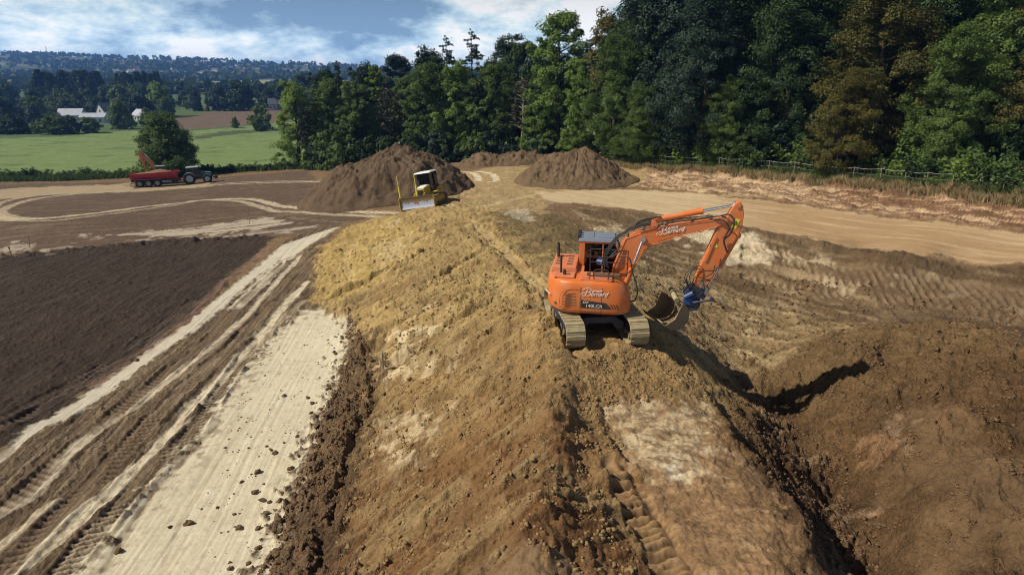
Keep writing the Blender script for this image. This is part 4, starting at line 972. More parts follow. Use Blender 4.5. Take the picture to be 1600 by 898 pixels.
# ---------------------------------------------------------------- heaps of dug soil
def heap(label, cx, cy, ax_, ay_, H, rot, col, seed, sharp=1.3, lobes=(), n=300, zoff=-.12, rough=.9):
    th = np.linspace(0, 2 * np.pi, n, endpoint=False); rr = np.linspace(0.002, 1.18, 150) ** .9
    T, Rr = np.meshgrid(th, rr); lx = np.cos(T) * Rr * ax_; ly = np.sin(T) * Rr * ay_
    X = cx + lx * math.cos(rot) - ly * math.sin(rot); Y = cy + lx * math.sin(rot) + ly * math.cos(rot)
    k = np.maximum(0, 1 - Rr ** sharp); k = np.where(k > .75, .75 + (k - .75) * (1 - .45 * (k - .75) / .25), k)
    h = H * k
    for (bx_, by_, br, bh) in lobes: h = np.maximum(h, bh * np.maximum(0, 1 - (np.hypot(lx - bx_, ly - by_) / br) ** 1.5))
    g = Sheet(X.ravel(), Y.ravel(), np.zeros(X.size), col); x, y = g.x, g.y
    n1 = fbm(x / 3.2, y / 3.2, 4, seed, .5); n2 = fbm(x / .9, y / .9, 5, seed + 4, .6)
    gul = fbm(T.ravel() * 9, Rr.ravel() * 1.2, 3, seed + 8)
    h = h.ravel(); hk = np.clip(h / H, 0, 1)
    base = np.array([gz(a, b) for a, b in zip(x, y)])
    g.z = base + h + (n1 * .55 + n2 * .20 * rough + gul * .30 * hk * (1 - hk) * 2) * sstep(0, .25, hk) + zoff * sstep(.03, 0, hk)
    g.rough[:] = .75
    g.paint(sstep(.0, .7, n1) * .35, tuple(c * 1.35 for c in col)); g.paint(sstep(.1, .8, n2) * .35, tuple(c * .65 for c in col))
    NR_, NC_ = X.shape
    me = bpy.data.meshes.new('soil_heap'); nn = NR_ * NC_; co = np.stack([g.x, g.y, g.z], 1)
    i = np.arange(NR_ - 1)[:, None] * NC_; jj = np.arange(NC_)[None, :]; j2 = (jj + 1) % NC_
    f = np.stack([(i + jj), (i + j2), (i + NC_ + j2), (i + NC_ + jj)], -1).reshape(-1, 4)
    me.vertices.add(nn); me.vertices.foreach_set('co', (co - np.array([cx, cy, 0])).astype(np.float32).ravel())
    nf = len(f); me.loops.add(nf * 4); me.loops.foreach_set('vertex_index', f.astype(np.int32).ravel()); me.polygons.add(nf)
    me.polygons.foreach_set('loop_start', (np.arange(nf) * 4).astype(np.int32)); me.polygons.foreach_set('loop_total', np.full(nf, 4, np.int32)); me.polygons.foreach_set('use_smooth', np.ones(nf, bool))
    at = me.color_attributes.new('soil', 'FLOAT_COLOR', 'POINT'); cc = np.ones((nn, 4), np.float32); cc[:, :3] = g.c; cc[:, 3] = .6; at.data.foreach_set('color', cc.ravel())
    me.update(calc_edges=True); me.validate(); me.materials.append(M_SOIL)
    o = bpy.data.objects.new('soil_heap', me); COL.objects.link(o); o.location = (cx, cy, 0)
    return tag(o, label, 'soil heap')
HB = (.115, .078, .050)
p = at_y(606, 300, 61); heap('largest dark brown soil heap, behind the yellow bulldozer', -12.0, 59.5, 8.0, 6.8, 4.6, math.radians(0), HB, 301, 1.5, [(1.8, 0, 6.6, 4.3), (-2.6, -.5, 6.2, 3.6)])
heap('smaller steep brown soil heap beside the pale haul road', 6.6, 61.5, 6.3, 5.2, 3.5, 0, (.150, .102, .062), 311, 1.0, [(-2, 1, 4.5, 2.4)])
heap('low long brown soil heap at the back, between the two taller heaps', -.2, 85, 8.6, 4.0, 1.9, math.radians(6), (.150, .102, .062), 321, 1.7)

# ---------------------------------------------------------------- yellow bulldozer
def place_on(o, x, y, rz, half=1.4, lift=.0):
    f = Vector((math.cos(rz), math.sin(rz))); s_ = Vector((-f.y, f.x))
    zf, zb = gz(x + f.x * half, y + f.y * half), gz(x - f.x * half, y - f.y * half)
    zl, zr = gz(x + s_.x * half * .7, y + s_.y * half * .7), gz(x - s_.x * half * .7, y - s_.y * half * .7)
    X = Vector((f.x * half * 2, f.y * half * 2, zf - zb)).normalized(); Yv = Vector((s_.x * half * 1.4, s_.y * half * 1.4, zl - zr)).normalized(); Z = X.cross(Yv).normalized(); Yv = Z.cross(X)
    o.rotation_euler = Matrix((X, Yv, Z)).transposed().to_euler(); o.location = (x, y, (zf + zb + zl + zr) / 4 + lift)
def bulldozer(label):
    root = empty('bulldozer', (0, 0, 0), 0, label, 'bulldozer')
    for q in (-1, 1): crawler(root, 2.75, .36, .55, q * .92, M['mudsteel'], 34, frame_mat=M['yellow'])
    b = MB(); b.box((.1, 0, .75), (2.3, 1.1, .5)); b.box((-.9, 0, 1.1), (.8, 1.9, .45)); b.box((-.35, 0, 1.0), (1.2, 2.2, .12)); b.build('chassis', M['yellow'], root, bevel=.04)
    h = MB(); h.loft([[(1.30, -.42, .75), (1.30, .42, .75), (1.30, .40, 1.42), (1.30, -.40, 1.42)], [(.10, -.50, .75), (.10, .50, .75), (.10, .48, 1.62), (.10, -.48, 1.62)]]); hood = h.build('hood', M['yellow'], root, bevel=.05)
    MB().box((1.31, 0, 1.10), (.03, .64, .50)).build('grille', M['black'], hood); MB().box((.7, 0, 1.56), (.95, .7, .03), Matrix.Rotation(math.radians(9.5), 3, 'Y')).build('hood_panel', M['white'], hood, bevel=.01)
    MB().tube([(.55, -.30, 1.5), (.55, -.30, 1.98), (.50, -.30, 2.05)], .05, 10).build('exhaust_pipe', M['black'], hood, smooth=True)
    c = MB()
    for x_, y_ in ((.10, -.62), (.10, .62), (-.45, -.72), (-.45, .72), (-1.15, -.62), (-1.15, .62)): c.box((x_ * .98, y_, 1.95), (.09, .09, 1.3))
    c.box((-.50, 0, 1.32), (1.35, 1.5, .35)); c.box((-1.17, 0, 1.6), (.06, 1.3, .5))
    cab = c.build('cab', M['black'], root, bevel=.015)
    MB().box((-.50, 0, 2.64), (1.55, 1.55, .12), taper=(.92, .92)).build('cab_roof', M['white'], cab, bevel=.04)
    g = MB(); g.box((.12, 0, 2.0), (.012, 1.15, 1.15)); g.box((-1.16, 0, 2.1), (.012, 1.15, .9))
    for y_ in (-.66, .66): g.prism([(.08, 1.48), (.08, 2.56), (-1.13, 2.56), (-1.13, 1.48)], y_ - .006, y_ + .006)
    build_each(g, 'cab_window', M['glass'], cab); MB().box((-.62, 0, 1.65), (.5, .5, .3)).box((-.85, 0, 1.95), (.14, .48, .6)).build('seat', M['black'], cab, bevel=.03)
    # blade: concave mouldboard with end plates and polished lower half
    def prof(o_, z0=.02, z1=.98): return [(2.05 + .14 * (1 - math.sin(math.pi * t)) * 1.0 + o_, z0 + (z1 - z0) * t) for t in [i / 10 for i in range(11)]]
    fr = prof(0.0); bk = prof(-.06)
    bl = MB(); bl.prism(fr + bk[::-1], -1.55, 1.55)
    blade = bl.build('blade', M['mudsteel'], root)
    pb = prof(.006, .03, .52); k_ = [(a, b_) for a, b_ in fr[:7]]
    # scoured steel along the cutting edge, worn to a wavy line
    vs = []; fs = []; NB = 40
    for i in range(NB + 1):
        y_ = -1.53 + 3.06 * i / NB; top = .50 + .08 * math.sin(i * .55) + .06 * math.sin(i * 1.7 + 1) - (.14 if 14 < i < 22 else 0)
        for j_ in range(6):
            z_ = .03 + (top - .03) * j_ / 5; t_ = (z_ - .02) / .96; vs.append((2.05 + .14 * (1 - math.sin(math.pi * t_)) + .008, y_, z_))
    for i in range(NB):
        for j_ in range(5): a_ = i * 6 + j_; fs.append((a_, a_ + 6, a_ + 7, a_ + 1))
    MB().add(vs, fs).build('cutting_edge', M['polished'], blade, smooth=True)
    ep = MB()
    for y_ in (-1.56, 1.56): ep.prism([(1.95, 0), (2.26, 0), (2.26, .5), (2.20, 1.0), (2.0, 1.0)], y_ - .02, y_ + .02)
    build_each(ep, 'end_plate', M['yellow'], blade)
    ar = MB()
    for y_ in (-.55, .55): ar.tube([(.6, y_, .55), (1.5, y_, .42), (2.02, y_, .45)], .08, 8); ar.cyl((1.2, y_ * .8, 1.1), (2.0, y_ * .8, .75), .05)
    build_each(ar, 'push_arm', M['yellow'], root)
    ms_ = MB()
    for y_ in (-1.46, .10): ms_.cyl((2.02, y_, .95), (1.98, y_, 1.9), .075, .06, 10)
    for m_ in build_each(ms_, 'blade_mast', M['mast'], blade, smooth=True): pass
    tp = MB()
    for y_ in (-1.46, .10): tp.cyl((1.98, y_, 1.9), (1.94, y_, 2.75), .035, .03, 8)
    build_each(tp, 'mast_tube', M['mast'], blade, smooth=True)
    return root
dz = bulldozer('yellow bulldozer with a wide muddy blade on the far end of the berm')
p = W2(668, 321); place_on(dz, p[0] + .1, p[1] + .3, math.radians(-107), 1.3, .02)

# ---------------------------------------------------------------- tractor and trailer
def wheel(parent, x, y, r, w_, rim='rim', name='wheel'):
    s_ = 1 if y > 0 else -1
    o = MB(); n = 28; prof = [(.60, -.5), (.86, -.5), (.97, -.40), (1.0, -.2), (1.0, .2), (.97, .40), (.86, .5), (.60, .5)]
    o.loft([[(x + math.cos(a) * r * pr, y + w_ * pw, r + math.sin(a) * r * pr) for a in [2 * math.pi * i / n for i in range(n)]] for pr, pw in prof], caps=False)
    t = o.build(name, M['rubber'], parent, smooth=True)
    lg = MB()
    for k in range(22):
        a = 2 * math.pi * k / 22
        for q in (-1, 1): lg.box((x + math.cos(a + q * .07) * r * 1.005, y + q * w_ * .22, r + math.sin(a + q * .07) * r * 1.005), (.05 * r, w_ * .44, .07 * r), Matrix.Rotation(-a, 3, 'Y') @ Matrix.Rotation(q * .5, 3, 'X'))
    lg.build('tread', M['rubber'], t)
    m_ = MB(); m_.cyl((x, y - w_ * .3, r), (x, y + w_ * .3, r), r * .60, n=24); m_.cyl((x, y + s_ * w_ * .3, r), (x, y + s_ * w_ * .46, r), r * .22, n=14)
    m_.build('rim', M[rim], t, smooth=True); return t
def tractor(label):
    root = empty('tractor', (0, 0, 0), 0, label, 'tractor')
    for y_ in (-.92, .92): wheel(root, -1.35, y_, .93, .56)
    for y_ in (-.88, .88): wheel(root, 1.35, y_, .70, .46)
    c = MB(); c.box((0, 0, .95), (3.2, .55, .5)); c.cyl((-1.35, -.8, .93), (-1.35, .8, .93), .16); c.cyl((1.35, -.8, .70), (1.35, .8, .70), .12); c.build('chassis', M['black'], root, bevel=.04)
    h = MB(); h.loft([[(2.25, -.28, .95), (2.25, .28, .95), (2.25, .26, 1.45), (2.25, -.26, 1.45)], [(1.9, -.36, .90), (1.9, .36, .90), (1.9, .33, 1.68), (1.9, -.33, 1.68)], [(.25, -.42, .90), (.25, .42, .90), (.25, .40, 1.95), (.25, -.40, 1.95)]])
    hood = h.build('hood', M['teal'], root, bevel=.06); MB().box((1.2, 0, 1.86), (1.6, .5, .03), Matrix.Rotation(math.radians(9), 3, 'Y')).build('hood_panel', M['rim'], hood); MB().box((2.27, 0, 1.2), (.03, .4, .3)).build('grille', M['black'], hood)
    w_ = MB(); w_.box((2.75, 0, .85), (.45, 1.1, .5)); w_.box((2.45, 0, .8), (.5, .4, .2)); w_.build('front_weight', M['black'], root, bevel=.05)
    for y_ in (-.92, .92):
        f = MB(); pr = [(-1.35 + math.cos(math.radians(a)) * 1.02, .93 + math.sin(math.radians(a)) * 1.02) for a in range(20, 165, 12)]; pi = [(-1.35 + math.cos(math.radians(a)) * .97, .93 + math.sin(math.radians(a)) * .97) for a in range(20, 165, 12)]
        f.prism(pr + pi[::-1], y_ - .30, y_ + .30); f.build('fender', M['rim' if y_ < 0 else 'teal'], root)  # near fender gets the pale paint: sunlight on it put into the colour
        f = MB(); pr = [(1.35 + math.cos(math.radians(a)) * .80, .70 + math.sin(math.radians(a)) * .80) for a in range(40, 150, 14)]; pi = [(1.35 + math.cos(math.radians(a)) * .76, .70 + math.sin(math.radians(a)) * .76) for a in range(40, 150, 14)]
        f.prism(pr + pi[::-1], y_ - .22, y_ + .22); f.build('fender', M['rim'], root)
    cb = MB()
    for x_, y_ in ((.22, -.62), (.22, .62), (-.65, -.76), (-.65, .76), (-1.55, -.70), (-1.55, .70)): cb.box((x_, y_, 2.05), (.08, .08, 1.35))
    cb.box((-.65, 0, 1.35), (1.9, 1.5, .35)); cb.box((-1.3, 0, 1.6), (.5, 1.3, .4)); cab = cb.build('cab', M['teal'], root, bevel=.02)
    MB().box((-.68, 0, 2.80), (2.05, 1.62, .18), taper=(.88, .88)).build('cab_roof', M['rim'], cab, bevel=.06)
    g = MB(); g.box((.24, 0, 2.12), (.012, 1.15, 1.2)); g.box((-1.57, 0, 2.2), (.012, 1.3, 1.0))
    for y_ in (-.72, .72): g.prism([(.20, 1.5), (.20, 2.70), (-1.52, 2.70), (-1.52, 1.85), (-1.0, 1.5)], y_ - .006, y_ + .006)
    build_each(g, 'cab_window', M['glass'], cab); MB().box((-.9, 0, 1.7), (.5, .5, .35)).box((-1.15, 0, 2.1), (.15, .5, .7)).build('seat', M['black'], cab, bevel=.03)
    mr = MB()
    for y_ in (-1.1, 1.1): mr.box((.25, y_, 2.2), (.06, .22, .4))
    build_each(mr, 'mirror', M['black'], cab)
    MB().tube([(.3, -.5, 1.5), (.3, -.5, 2.75), (.26, -.5, 2.85)], .06, 8).build('exhaust_pipe', M['black'], root, smooth=True)
    MB().box((-2.2, 0, .75), (.7, .12, .12)).build('hitch', M['black'], root)
    return root
def trailer(label):
    root = empty('tipping_trailer', (0, 0, 0), 0, label, 'trailer')
    for x_ in (-2.55, -1.25, .05):
        for y_ in (-.95, .95): wheel(root, x_, y_, .60, .46, 'steel')
    c = MB()
    for y_ in (-.42, .42): c.box((-.3, y_, 1.05), (7.0, .14, .28))
    for x_ in (-2.55, -1.25, .05, 2.2): c.box((x_, 0, .95), (.18, 1.2, .2))
    for x_ in (-2.55, -1.25, .05): c.cyl((x_, -.9, .60), (x_, .9, .60), .08)
    c.box((4.0, 0, .80), (2.0, .16, .18)); c.box((3.3, 0, .95), (.5, .6, .3)); c.build('chassis', M['black'], root, bevel=.01)
    # tipping body: flared steel bath
    Lr, Lf = -3.75, 3.05
    def ring(x_, top, k=0.): return [(x_, -1.20 + k, top), (x_, -1.14 + k, 1.75), (x_, -.80, 1.28), (x_, .80, 1.28), (x_, 1.14 - k, 1.75), (x_, 1.20 - k, top), (x_, 1.13 - k, top), (x_, 1.07 - k, 1.78), (x_, .76, 1.36), (x_, -.76, 1.36), (x_, -1.07 + k, 1.78), (x_, -1.13 + k, top)]
    b = MB(); b.loft([ring(Lr, 2.15), ring(0, 2.25), ring(Lf, 2.40)]); body = b.build('body', M['red'], root)
    e = MB(); e.prism([(-1.2, 2.42), (-1.14, 1.75), (-.8, 1.28), (.8, 1.28), (1.14, 1.75), (1.2, 2.42)], Lf, Lf + .07, 'x'); e.box((Lf + .25, 0, 2.42), (.5, 2.0, .06)); e.build('headboard', M['red'], body)
    t = MB(); t.prism([(-1.2, 2.15), (-1.14, 1.75), (-.8, 1.28), (.8, 1.28), (1.14, 1.75), (1.2, 2.15)], Lr - .06, Lr, 'x'); t.build('tailgate', M['red'], body)
    r_ = MB()
    for y_ in (-1.2, 1.2): r_.tube([(Lr, y_, 2.17), (0, y_, 2.27), (Lf, y_, 2.42)], .07, 6); r_.box((-.35, y_ * .98, 1.77), (6.8, .05, .05))
    build_each(r_, 'side_rail', M['red'], body)
    rib = MB()
    for y_ in (-1, 1):
        for x_ in (1.6, 2.3): rib.tube([(x_, y_ * 1.23, 2.3), (x_, y_ * 1.18, 1.75), (x_, y_ * .85, 1.30)], .05, 4)
    build_each(rib, 'rib', M['red'], body)
    mg = MB()
    for y_ in (-.95, .95): mg.box((-1.25, y_, 1.26), (3.9, .5, .03)); mg.box((1.5, y_ * 1.12, .75), (1.5, .04, .08)); mg.box((1.5, y_ * 1.12, .95), (1.5, .04, .08))
    build_each(mg, 'mudguard', M['rim'], root)
    bb = MB(); bb.box((-3.95, 0, .72), (.12, 2.3, .16)); bb.box((-3.95, -.9, 1.0), (.06, .4, .25)); bb.box((-3.95, .9, 1.0), (.06, .4, .25)); bb.build('rear_bumper', M['white'], root)
    return root
tp_ = trailer('red three-axle tipping trailer loaded with soil, hitched behind the tractor'); tr_ = tractor('dark teal tractor with pale wheel rims pulling the red trailer')
a_ = W2(232, 293.5); b_ = W2(320, 287.5)
print('tractor dist', a_, b_)
DT = 89.0
A0 = np.array([at_y(216, 290, DT - 1)[0], DT - 1.5]); B0 = np.array([at_y(322, 288, DT + 3)[0], DT + 2.0])
yaw_t = math.atan2(B0[1] - A0[1], B0[0] - A0[0]); print('span', np.linalg.norm(B0 - A0), 'yaw', math.degrees(yaw_t))
ut = (B0 - A0) / np.linalg.norm(B0 - A0)
TS = .865
for o_, off in ((tp_, 3.2), (tr_, 9.5)):
    c_ = A0 + ut * off * TS
    place_on(o_, c_[0], c_[1], yaw_t, 1.6, .0); o_.scale = (TS,) * 3
# the load of soil heaped in the trailer
ld = MB(); nx, ny = 26, 12
def lz(i, j): 
    u_ = i / nx; w__ = abs(j / ny - .5) * 2
    return 2.10 + .10 * u_ + (.62 * math.exp(-((u_ - .66) / .22) ** 2) + .25 * math.exp(-((u_ - .3) / .2) ** 2)) * (1 - w__ ** 2) + rnd.uniform(-.04, .04) - .25 * (w__ > .95)
vs = [(-3.6 + 6.5 * i / nx, -1.06 + 2.12 * j / ny, lz(i, j)) for i in range(nx + 1) for j in range(ny + 1)]
fs = [(i * (ny + 1) + j, (i + 1) * (ny + 1) + j, (i + 1) * (ny + 1) + j + 1, i * (ny + 1) + j + 1) for i in range(nx) for j in range(ny)]
# close it downwards so that it has volume
b0 = len(vs); vs += [(-3.6, -.7, 1.4), (2.9, -.7, 1.4), (2.9, .7, 1.4), (-3.6, .7, 1.4)]
cs = [0, nx * (ny + 1), nx * (ny + 1) + ny, ny]
fs += [(b0, b0 + 3, b0 + 2, b0 + 1), tuple([b0, b0 + 1] + [i * (ny + 1) for i in range(nx, -1, -1)]), tuple([b0 + 3] + [i * (ny + 1) + ny for i in range(0, nx + 1)] + [b0 + 2]), tuple([b0 + 1, b0 + 2] + [nx * (ny + 1) + j for j in range(ny, -1, -1)]), tuple([b0 + 3, b0] + [j for j in range(0, ny + 1)])]
M['loadsoil'] = paint('load_soil', (.26, .15, .08), .95, (.14, .085, .05), amt=.8, scale=3)
lo = MB().add(vs, fs).build('soil_load', M['loadsoil']); tag(lo, 'heaped brown soil lying in the red trailer', 'soil load')
lo.matrix_world = tp_.matrix_basis.copy()

# ---------------------------------------------------------------- the small excavator working behind the trailer
def small_excavator(label):
    root = empty('excavator', (0, 0, 0), 0, label, 'excavator')
    for q in (-1, 1): crawler(root, 3.2, .34, .5, q * .95, M['mudsteel'], 30, frame_mat=M['black'])
    MB().box((0, 0, .62), (1.2, 1.3, .3)).cyl((0, 0, .7), (0, 0, .95), .5, n=20).build('undercarriage', M['black'], root)
    b = MB(); b.loft([[(p_[0], p_[1], z_) for p_ in [(-1.3 + i_, -.6), (-1.3 + i_, .6), (-.9, 1.1 - i_), (.9, 1.1 - i_), (.9, -1.1 + i_), (-.9, -1.1 + i_)]] for z_, i_ in ((.95, .05), (1.5, 0), (1.75, .12))])
    b.build('body', M['greyroof'], root, bevel=.04)
    c = MB(); c.box((.25, .62, 1.45), (1.3, .8, .4))
    for x_ in (-.35, .85):
        for y_ in (.25, 1.0): c.box((x_, y_, 2.1), (.07, .07, 1.1))
    cab = c.build('cab', M['greyroof'], root, bevel=.02); MB().box((.25, .62, 2.66), (1.35, .9, .1)).build('cab_roof', M['rim'], cab, bevel=.03)
    g = MB()
    for y_ in (.24, 1.01): g.box((.25, y_, 2.1), (1.1, .01, 1.0))
    build_each(g, 'cab_window', M['glass'], cab)
    MB().prism([(.5, 1.2), (.45, 1.6), (1.1, 3.0), (1.6, 3.7), (2.6, 4.6), (2.75, 4.4), (1.9, 3.3), (1.5, 2.6), (.85, 1.2)], -.16, .16).build('boom', M['orange_sunlit_dusty'], root, bevel=.02)
    MB().prism([(2.45, 4.6), (2.75, 4.95), (2.95, 4.6), (2.6, 3.2), (2.25, 2.0), (2.05, 2.05), (2.3, 3.3)], -.13, .13).build('arm', M['orange'], root, bevel=.02)
    cy = MB().cyl((1.6, 0, 3.85), (2.1, 0, 4.5), .08, n=10); cy.cyl((2.1, 0, 4.5), (2.72, 0, 4.9), .045); cy.build('hydraulic_cylinder', M['chrome'], root, smooth=True)
    MB().prism([(2.0, 2.1), (2.35, 2.0), (2.5, 1.6), (2.3, 1.15), (1.8, 1.0), (1.5, 1.3), (1.75, 1.4), (2.0, 1.5)], -.5, .5).build('bucket', M['mudsteel'], root, bevel=.02)
    return root
sx_ = small_excavator('small excavator with an orange arm, half hidden behind the red trailer')
c_ = A0 + ut * 3.4 + np.array([-ut[1], ut[0]]) * 4.0; place_on(sx_, c_[0], c_[1], yaw_t + math.radians(176), 1.5)

# ---------------------------------------------------------------- houses
def wallmat(n, c): return paint(n, c, .85, tuple(k * .6 for k in c), amt=.25, scale=.6)
M['wall_white'] = wallmat('white_render', (.42, .46, .52)); M['wall_blue'] = wallmat('pale_grey_render', (.40, .44, .50)); M['slate'] = paint('slate_roof', (.05, .06, .085), .6, (.09, .10, .12), amt=.6, scale=.8)
M['metal_roof'] = paint('pale_sheet_roof', (.36, .40, .48), .5, (.20, .22, .28), amt=.6, scale=.7); M['pane'] = paint('dark_pane', (.03, .035, .045), .15, amt=.05)
M['village'] = wallmat('village_white_render', (.80, .78, .74)); M['tile'] = paint('brown_tile_roof', (.20, .10, .07), .8, (.12, .07, .05), amt=.5, scale=.8)
def house(x, y, L, Wd, H, rh_, rz, wall, roof, label, small=False, nwin=4, group=None, chim=True):
    z = gz(x, y) if abs(x / (y + 8)) < 1.1 else float(zbase(x, y))
    root = empty('house', (x, y, z - .2), rz, label, 'house', group)
    w_ = MB(); w_.prism([(-Wd / 2, 0), (Wd / 2, 0), (Wd / 2, H), (0, H + rh_), (-Wd / 2, H)], -L / 2, L / 2, 'x'); wo_ = w_.build('wall', wall, root)
    r_ = MB()
    k = rh_ / (Wd / 2); o2 = .35
    r_.prism([(-Wd / 2 - o2, H - k * o2), (0, H + rh_), (Wd / 2 + o2, H - k * o2), (Wd / 2 + o2, H - k * o2 + .22), (0, H + rh_ + .25), (-Wd / 2 - o2, H - k * o2 + .22)], -L / 2 - .3, L / 2 + .3, 'x')
    ro = r_.build('roof', roof, root)
    if chim and not small: MB().box((L * .3, 0, H + rh_ + .5), (.6, .6, 1.4)).build('chimney', M['tile'], ro)
    if not small:
        for i in range(nwin):
            xx = -L / 2 + L * (i + .5) / nwin
            for s_ in (-1, 1): 
                f_ = MB().box((xx, s_ * (Wd / 2 + .02), H * .5), (1.2, .10, 1.4)).build('window', M['white'], root); MB().box((xx, s_ * (Wd / 2 + .075), H * .5), (1.0, .03, 1.2)).build('pane', M['pane'], f_)
        for s_ in (-1, 1): 
            f_ = MB().box((s_ * (L / 2 + .02), 0, H * .95), (.10, 1.2, 1.3)).build('window', M['white'], root); MB().box((s_ * (L / 2 + .075), 0, H * .95), (.03, 1.0, 1.1)).build('pane', M['pane'], f_)
        f_ = MB().box((L * .12, -Wd / 2 - .03, 1.05), (1.0, .08, 2.1)).build('door', M['brown'], root)
    return root
def hx(u, y): return at_y(u, 180, y)[0]
house(hx(99, 300), 306, 10.5, 7, 3.2, 2.8, math.radians(10), M['wall_blue'], M['metal_roof'], 'long pale barn with mottled roof, leftmost building behind the bushes', nwin=5, chim=False)
house(hx(148, 296), 296, 11, 6, 2.8, 1.6, math.radians(4), M['wall_white'], M['metal_roof'], 'low white sheet-roofed outbuilding right of the long barn', nwin=3, chim=False)
house(hx(155, 318), 326, 8.5, 6.5, 4.6, 3.4, math.radians(62), M['wall_white'], M['slate'], 'white gabled house with dark slate roof, behind the low outbuilding')
house(hx(210, 305), 312, 9, 6.5, 2.8, 2.6, math.radians(-30), M['wall_white'], M['metal_roof'], 'pale-roofed house half hidden right of the round dark tree')
house(hx(419, 380), 395, 9, 7, 4.0, 3.0, math.radians(20), M['wall_blue'], M['slate'], 'pale house in the far trees left of the tall copse')
vr = random.Random(77)
vh = [(vr.uniform(95, 340), vr.uniform(1500, 2100)) for _ in range(34)] + [(vr.uniform(330, 520), vr.uniform(1600, 2200)) for _ in range(16)]
for i, (u, y) in enumerate(vh):
    house(hx(u, y), y, vr.uniform(9, 16), vr.uniform(7, 9), vr.uniform(4, 7), 3, vr.uniform(-.8, .8), M['village'] if vr.random() < .7 else M['wall_blue'], M['slate'] if vr.random() < .5 else M['tile'], 'tiny pale house of the village on the far blue hillside', True, group='village houses on the far hillside')

# ---------------------------------------------------------------- fence along the forest, stakes, small debris
fpx = [(935, 256), (968, 258), (1000, 260.5), (1030, 262), (1062, 264), (1093, 266), (1122, 268), (1158, 271), (1198, 275), (1240, 278), (1285, 282), (1330, 286), (1374, 290), (1412, 293), (1445, 296), (1485, 300), (1526, 305), (1564, 309), (1610, 315), (1670, 322)]
fw = [W3(u, v) for u, v in fpx]
fence = empty('wire_fence', tuple(fw[0]), 0, 'long wire mesh fence on thin posts between the cut bank and the forest', 'fence')
inv = Vector(fw[0])
tops = []
for i, p_ in enumerate(fw):
    h_ = 1.35 + rnd.uniform(-.06, .1); t_ = p_ + Vector((rnd.uniform(-.10, .10), rnd.uniform(-.1, .1), h_)); tops.append(t_)
    MB().cyl(p_ - Vector((0, 0, .3)) - inv, t_ - inv, .035, .03, 8).build('post', M['wood'], fence, smooth=True)
for k, (h_, r_) in enumerate(((.97, .013), (.66, .006), (.36, .006), (.10, .012))):
    m_ = MB(); path = []
    for a, b in zip(range(len(fw) - 1), range(1, len(fw))):
        for q in range(4):
            t = q / 4; pa = fw[a].lerp(tops[a], h_); pb = fw[b].lerp(tops[b], h_); path.append(pa.lerp(pb, t) - Vector((0, 0, .10 * 4 * t * (1 - t))) - inv + Vector((0, -.05, 0)))
    m_.tube(path, r_, 5); m_.build('wire', M['galv'], fence)
m_ = MB()
for a in range(len(fw) - 1):
    L_ = (fw[a + 1] - fw[a]).length; n_ = int(L_ / .5)
    for q in range(n_):
        t = (q + .5) / n_; lo_ = fw[a].lerp(fw[a + 1], t); hi = tops[a].lerp(tops[a + 1], t); pa = lo_.lerp(hi, .08) - inv; pb = lo_.lerp(hi, .93) - inv
        m_.cyl(pa + Vector((0, -.05, 0)), pb + Vector((0, -.05, 0)), .004, n=3)
m_.build('mesh', M['wood'], fence)
# pale A-shaped trestle lying by the fence end
tp = W3(961, 252); tre = empty('trestle', tuple(tp), .3, 'small white broken trestle leaning in the dry grass behind the steep heap', 'trestle')
MB().tube([(-1.3, 0, .0), (0, 0, .95)], .06, 4).build('leg', M['white'], tre); MB().tube([(1.4, .1, .05), (0, 0, .95)], .06, 4).build('leg', M['white'], tre); MB().tube([(-.6, -.3, .45), (.5, .4, .5)], .05, 4).build('rail', M['white'], tre)
for (u, v, h_, lab) in ((47, 388, .95, 'thin wooden survey stake at the far left edge of the dark field'), (19, 403, .8, 'short wooden stake nearest the left photo edge, in front of the taller one'), (390, 350, .95, 'wooden stake standing between the dark field and the pale track loop'), (599, 582, .65, 'wooden stake at the foot of the berm beside the white floor')):
    p_ = W3(u, v); s_ = MB().tube([(0, 0, -.2), (.02, 0, h_ * .6), (.03, .01, h_)], .03, 5).box((.03, 0, h_), (.09, .03, .12)).build('stake', M['wood']); s_.location = p_; s_.rotation_euler = (rnd.uniform(-.08, .08), rnd.uniform(-.08, .08), rnd.uniform(0, 3)); tag(s_, lab, 'stake')

# ---------------------------------------------------------------- vegetation
def leaf_mat(name, c0, c1, trans=.25):
    m = bpy.data.materials.new(name); m.use_nodes = True; t = NT(m.node_tree)
    out = t.n('ShaderNodeOutputMaterial'); at = t.n('ShaderNodeAttribute', attribute_name='leaf'); oi = t.n('ShaderNodeObjectInfo')
    f = t.math('ADD', t.math('MULTIPLY', at.outputs['Fac'], .75), t.math('MULTIPLY', oi.outputs['Random'], .3), True)
    c = t.mix(f, c0, c1)
    d = t.n('ShaderNodeBsdfPrincipled'); d.inputs['Roughness'].default_value = .6; d.inputs['Specular IOR Level'].default_value = .25; t.l(c, d.inputs['Base Color'])
    tr = t.n('ShaderNodeBsdfTranslucent'); t.l(c, tr.inputs[0]); mx = t.n('ShaderNodeMixShader'); mx.inputs[0].default_value = trans; t.l(d.outputs[0], mx.inputs[1]); t.l(tr.outputs[0], mx.inputs[2]); t.l(mx.outputs[0], out.inputs[0]); return m
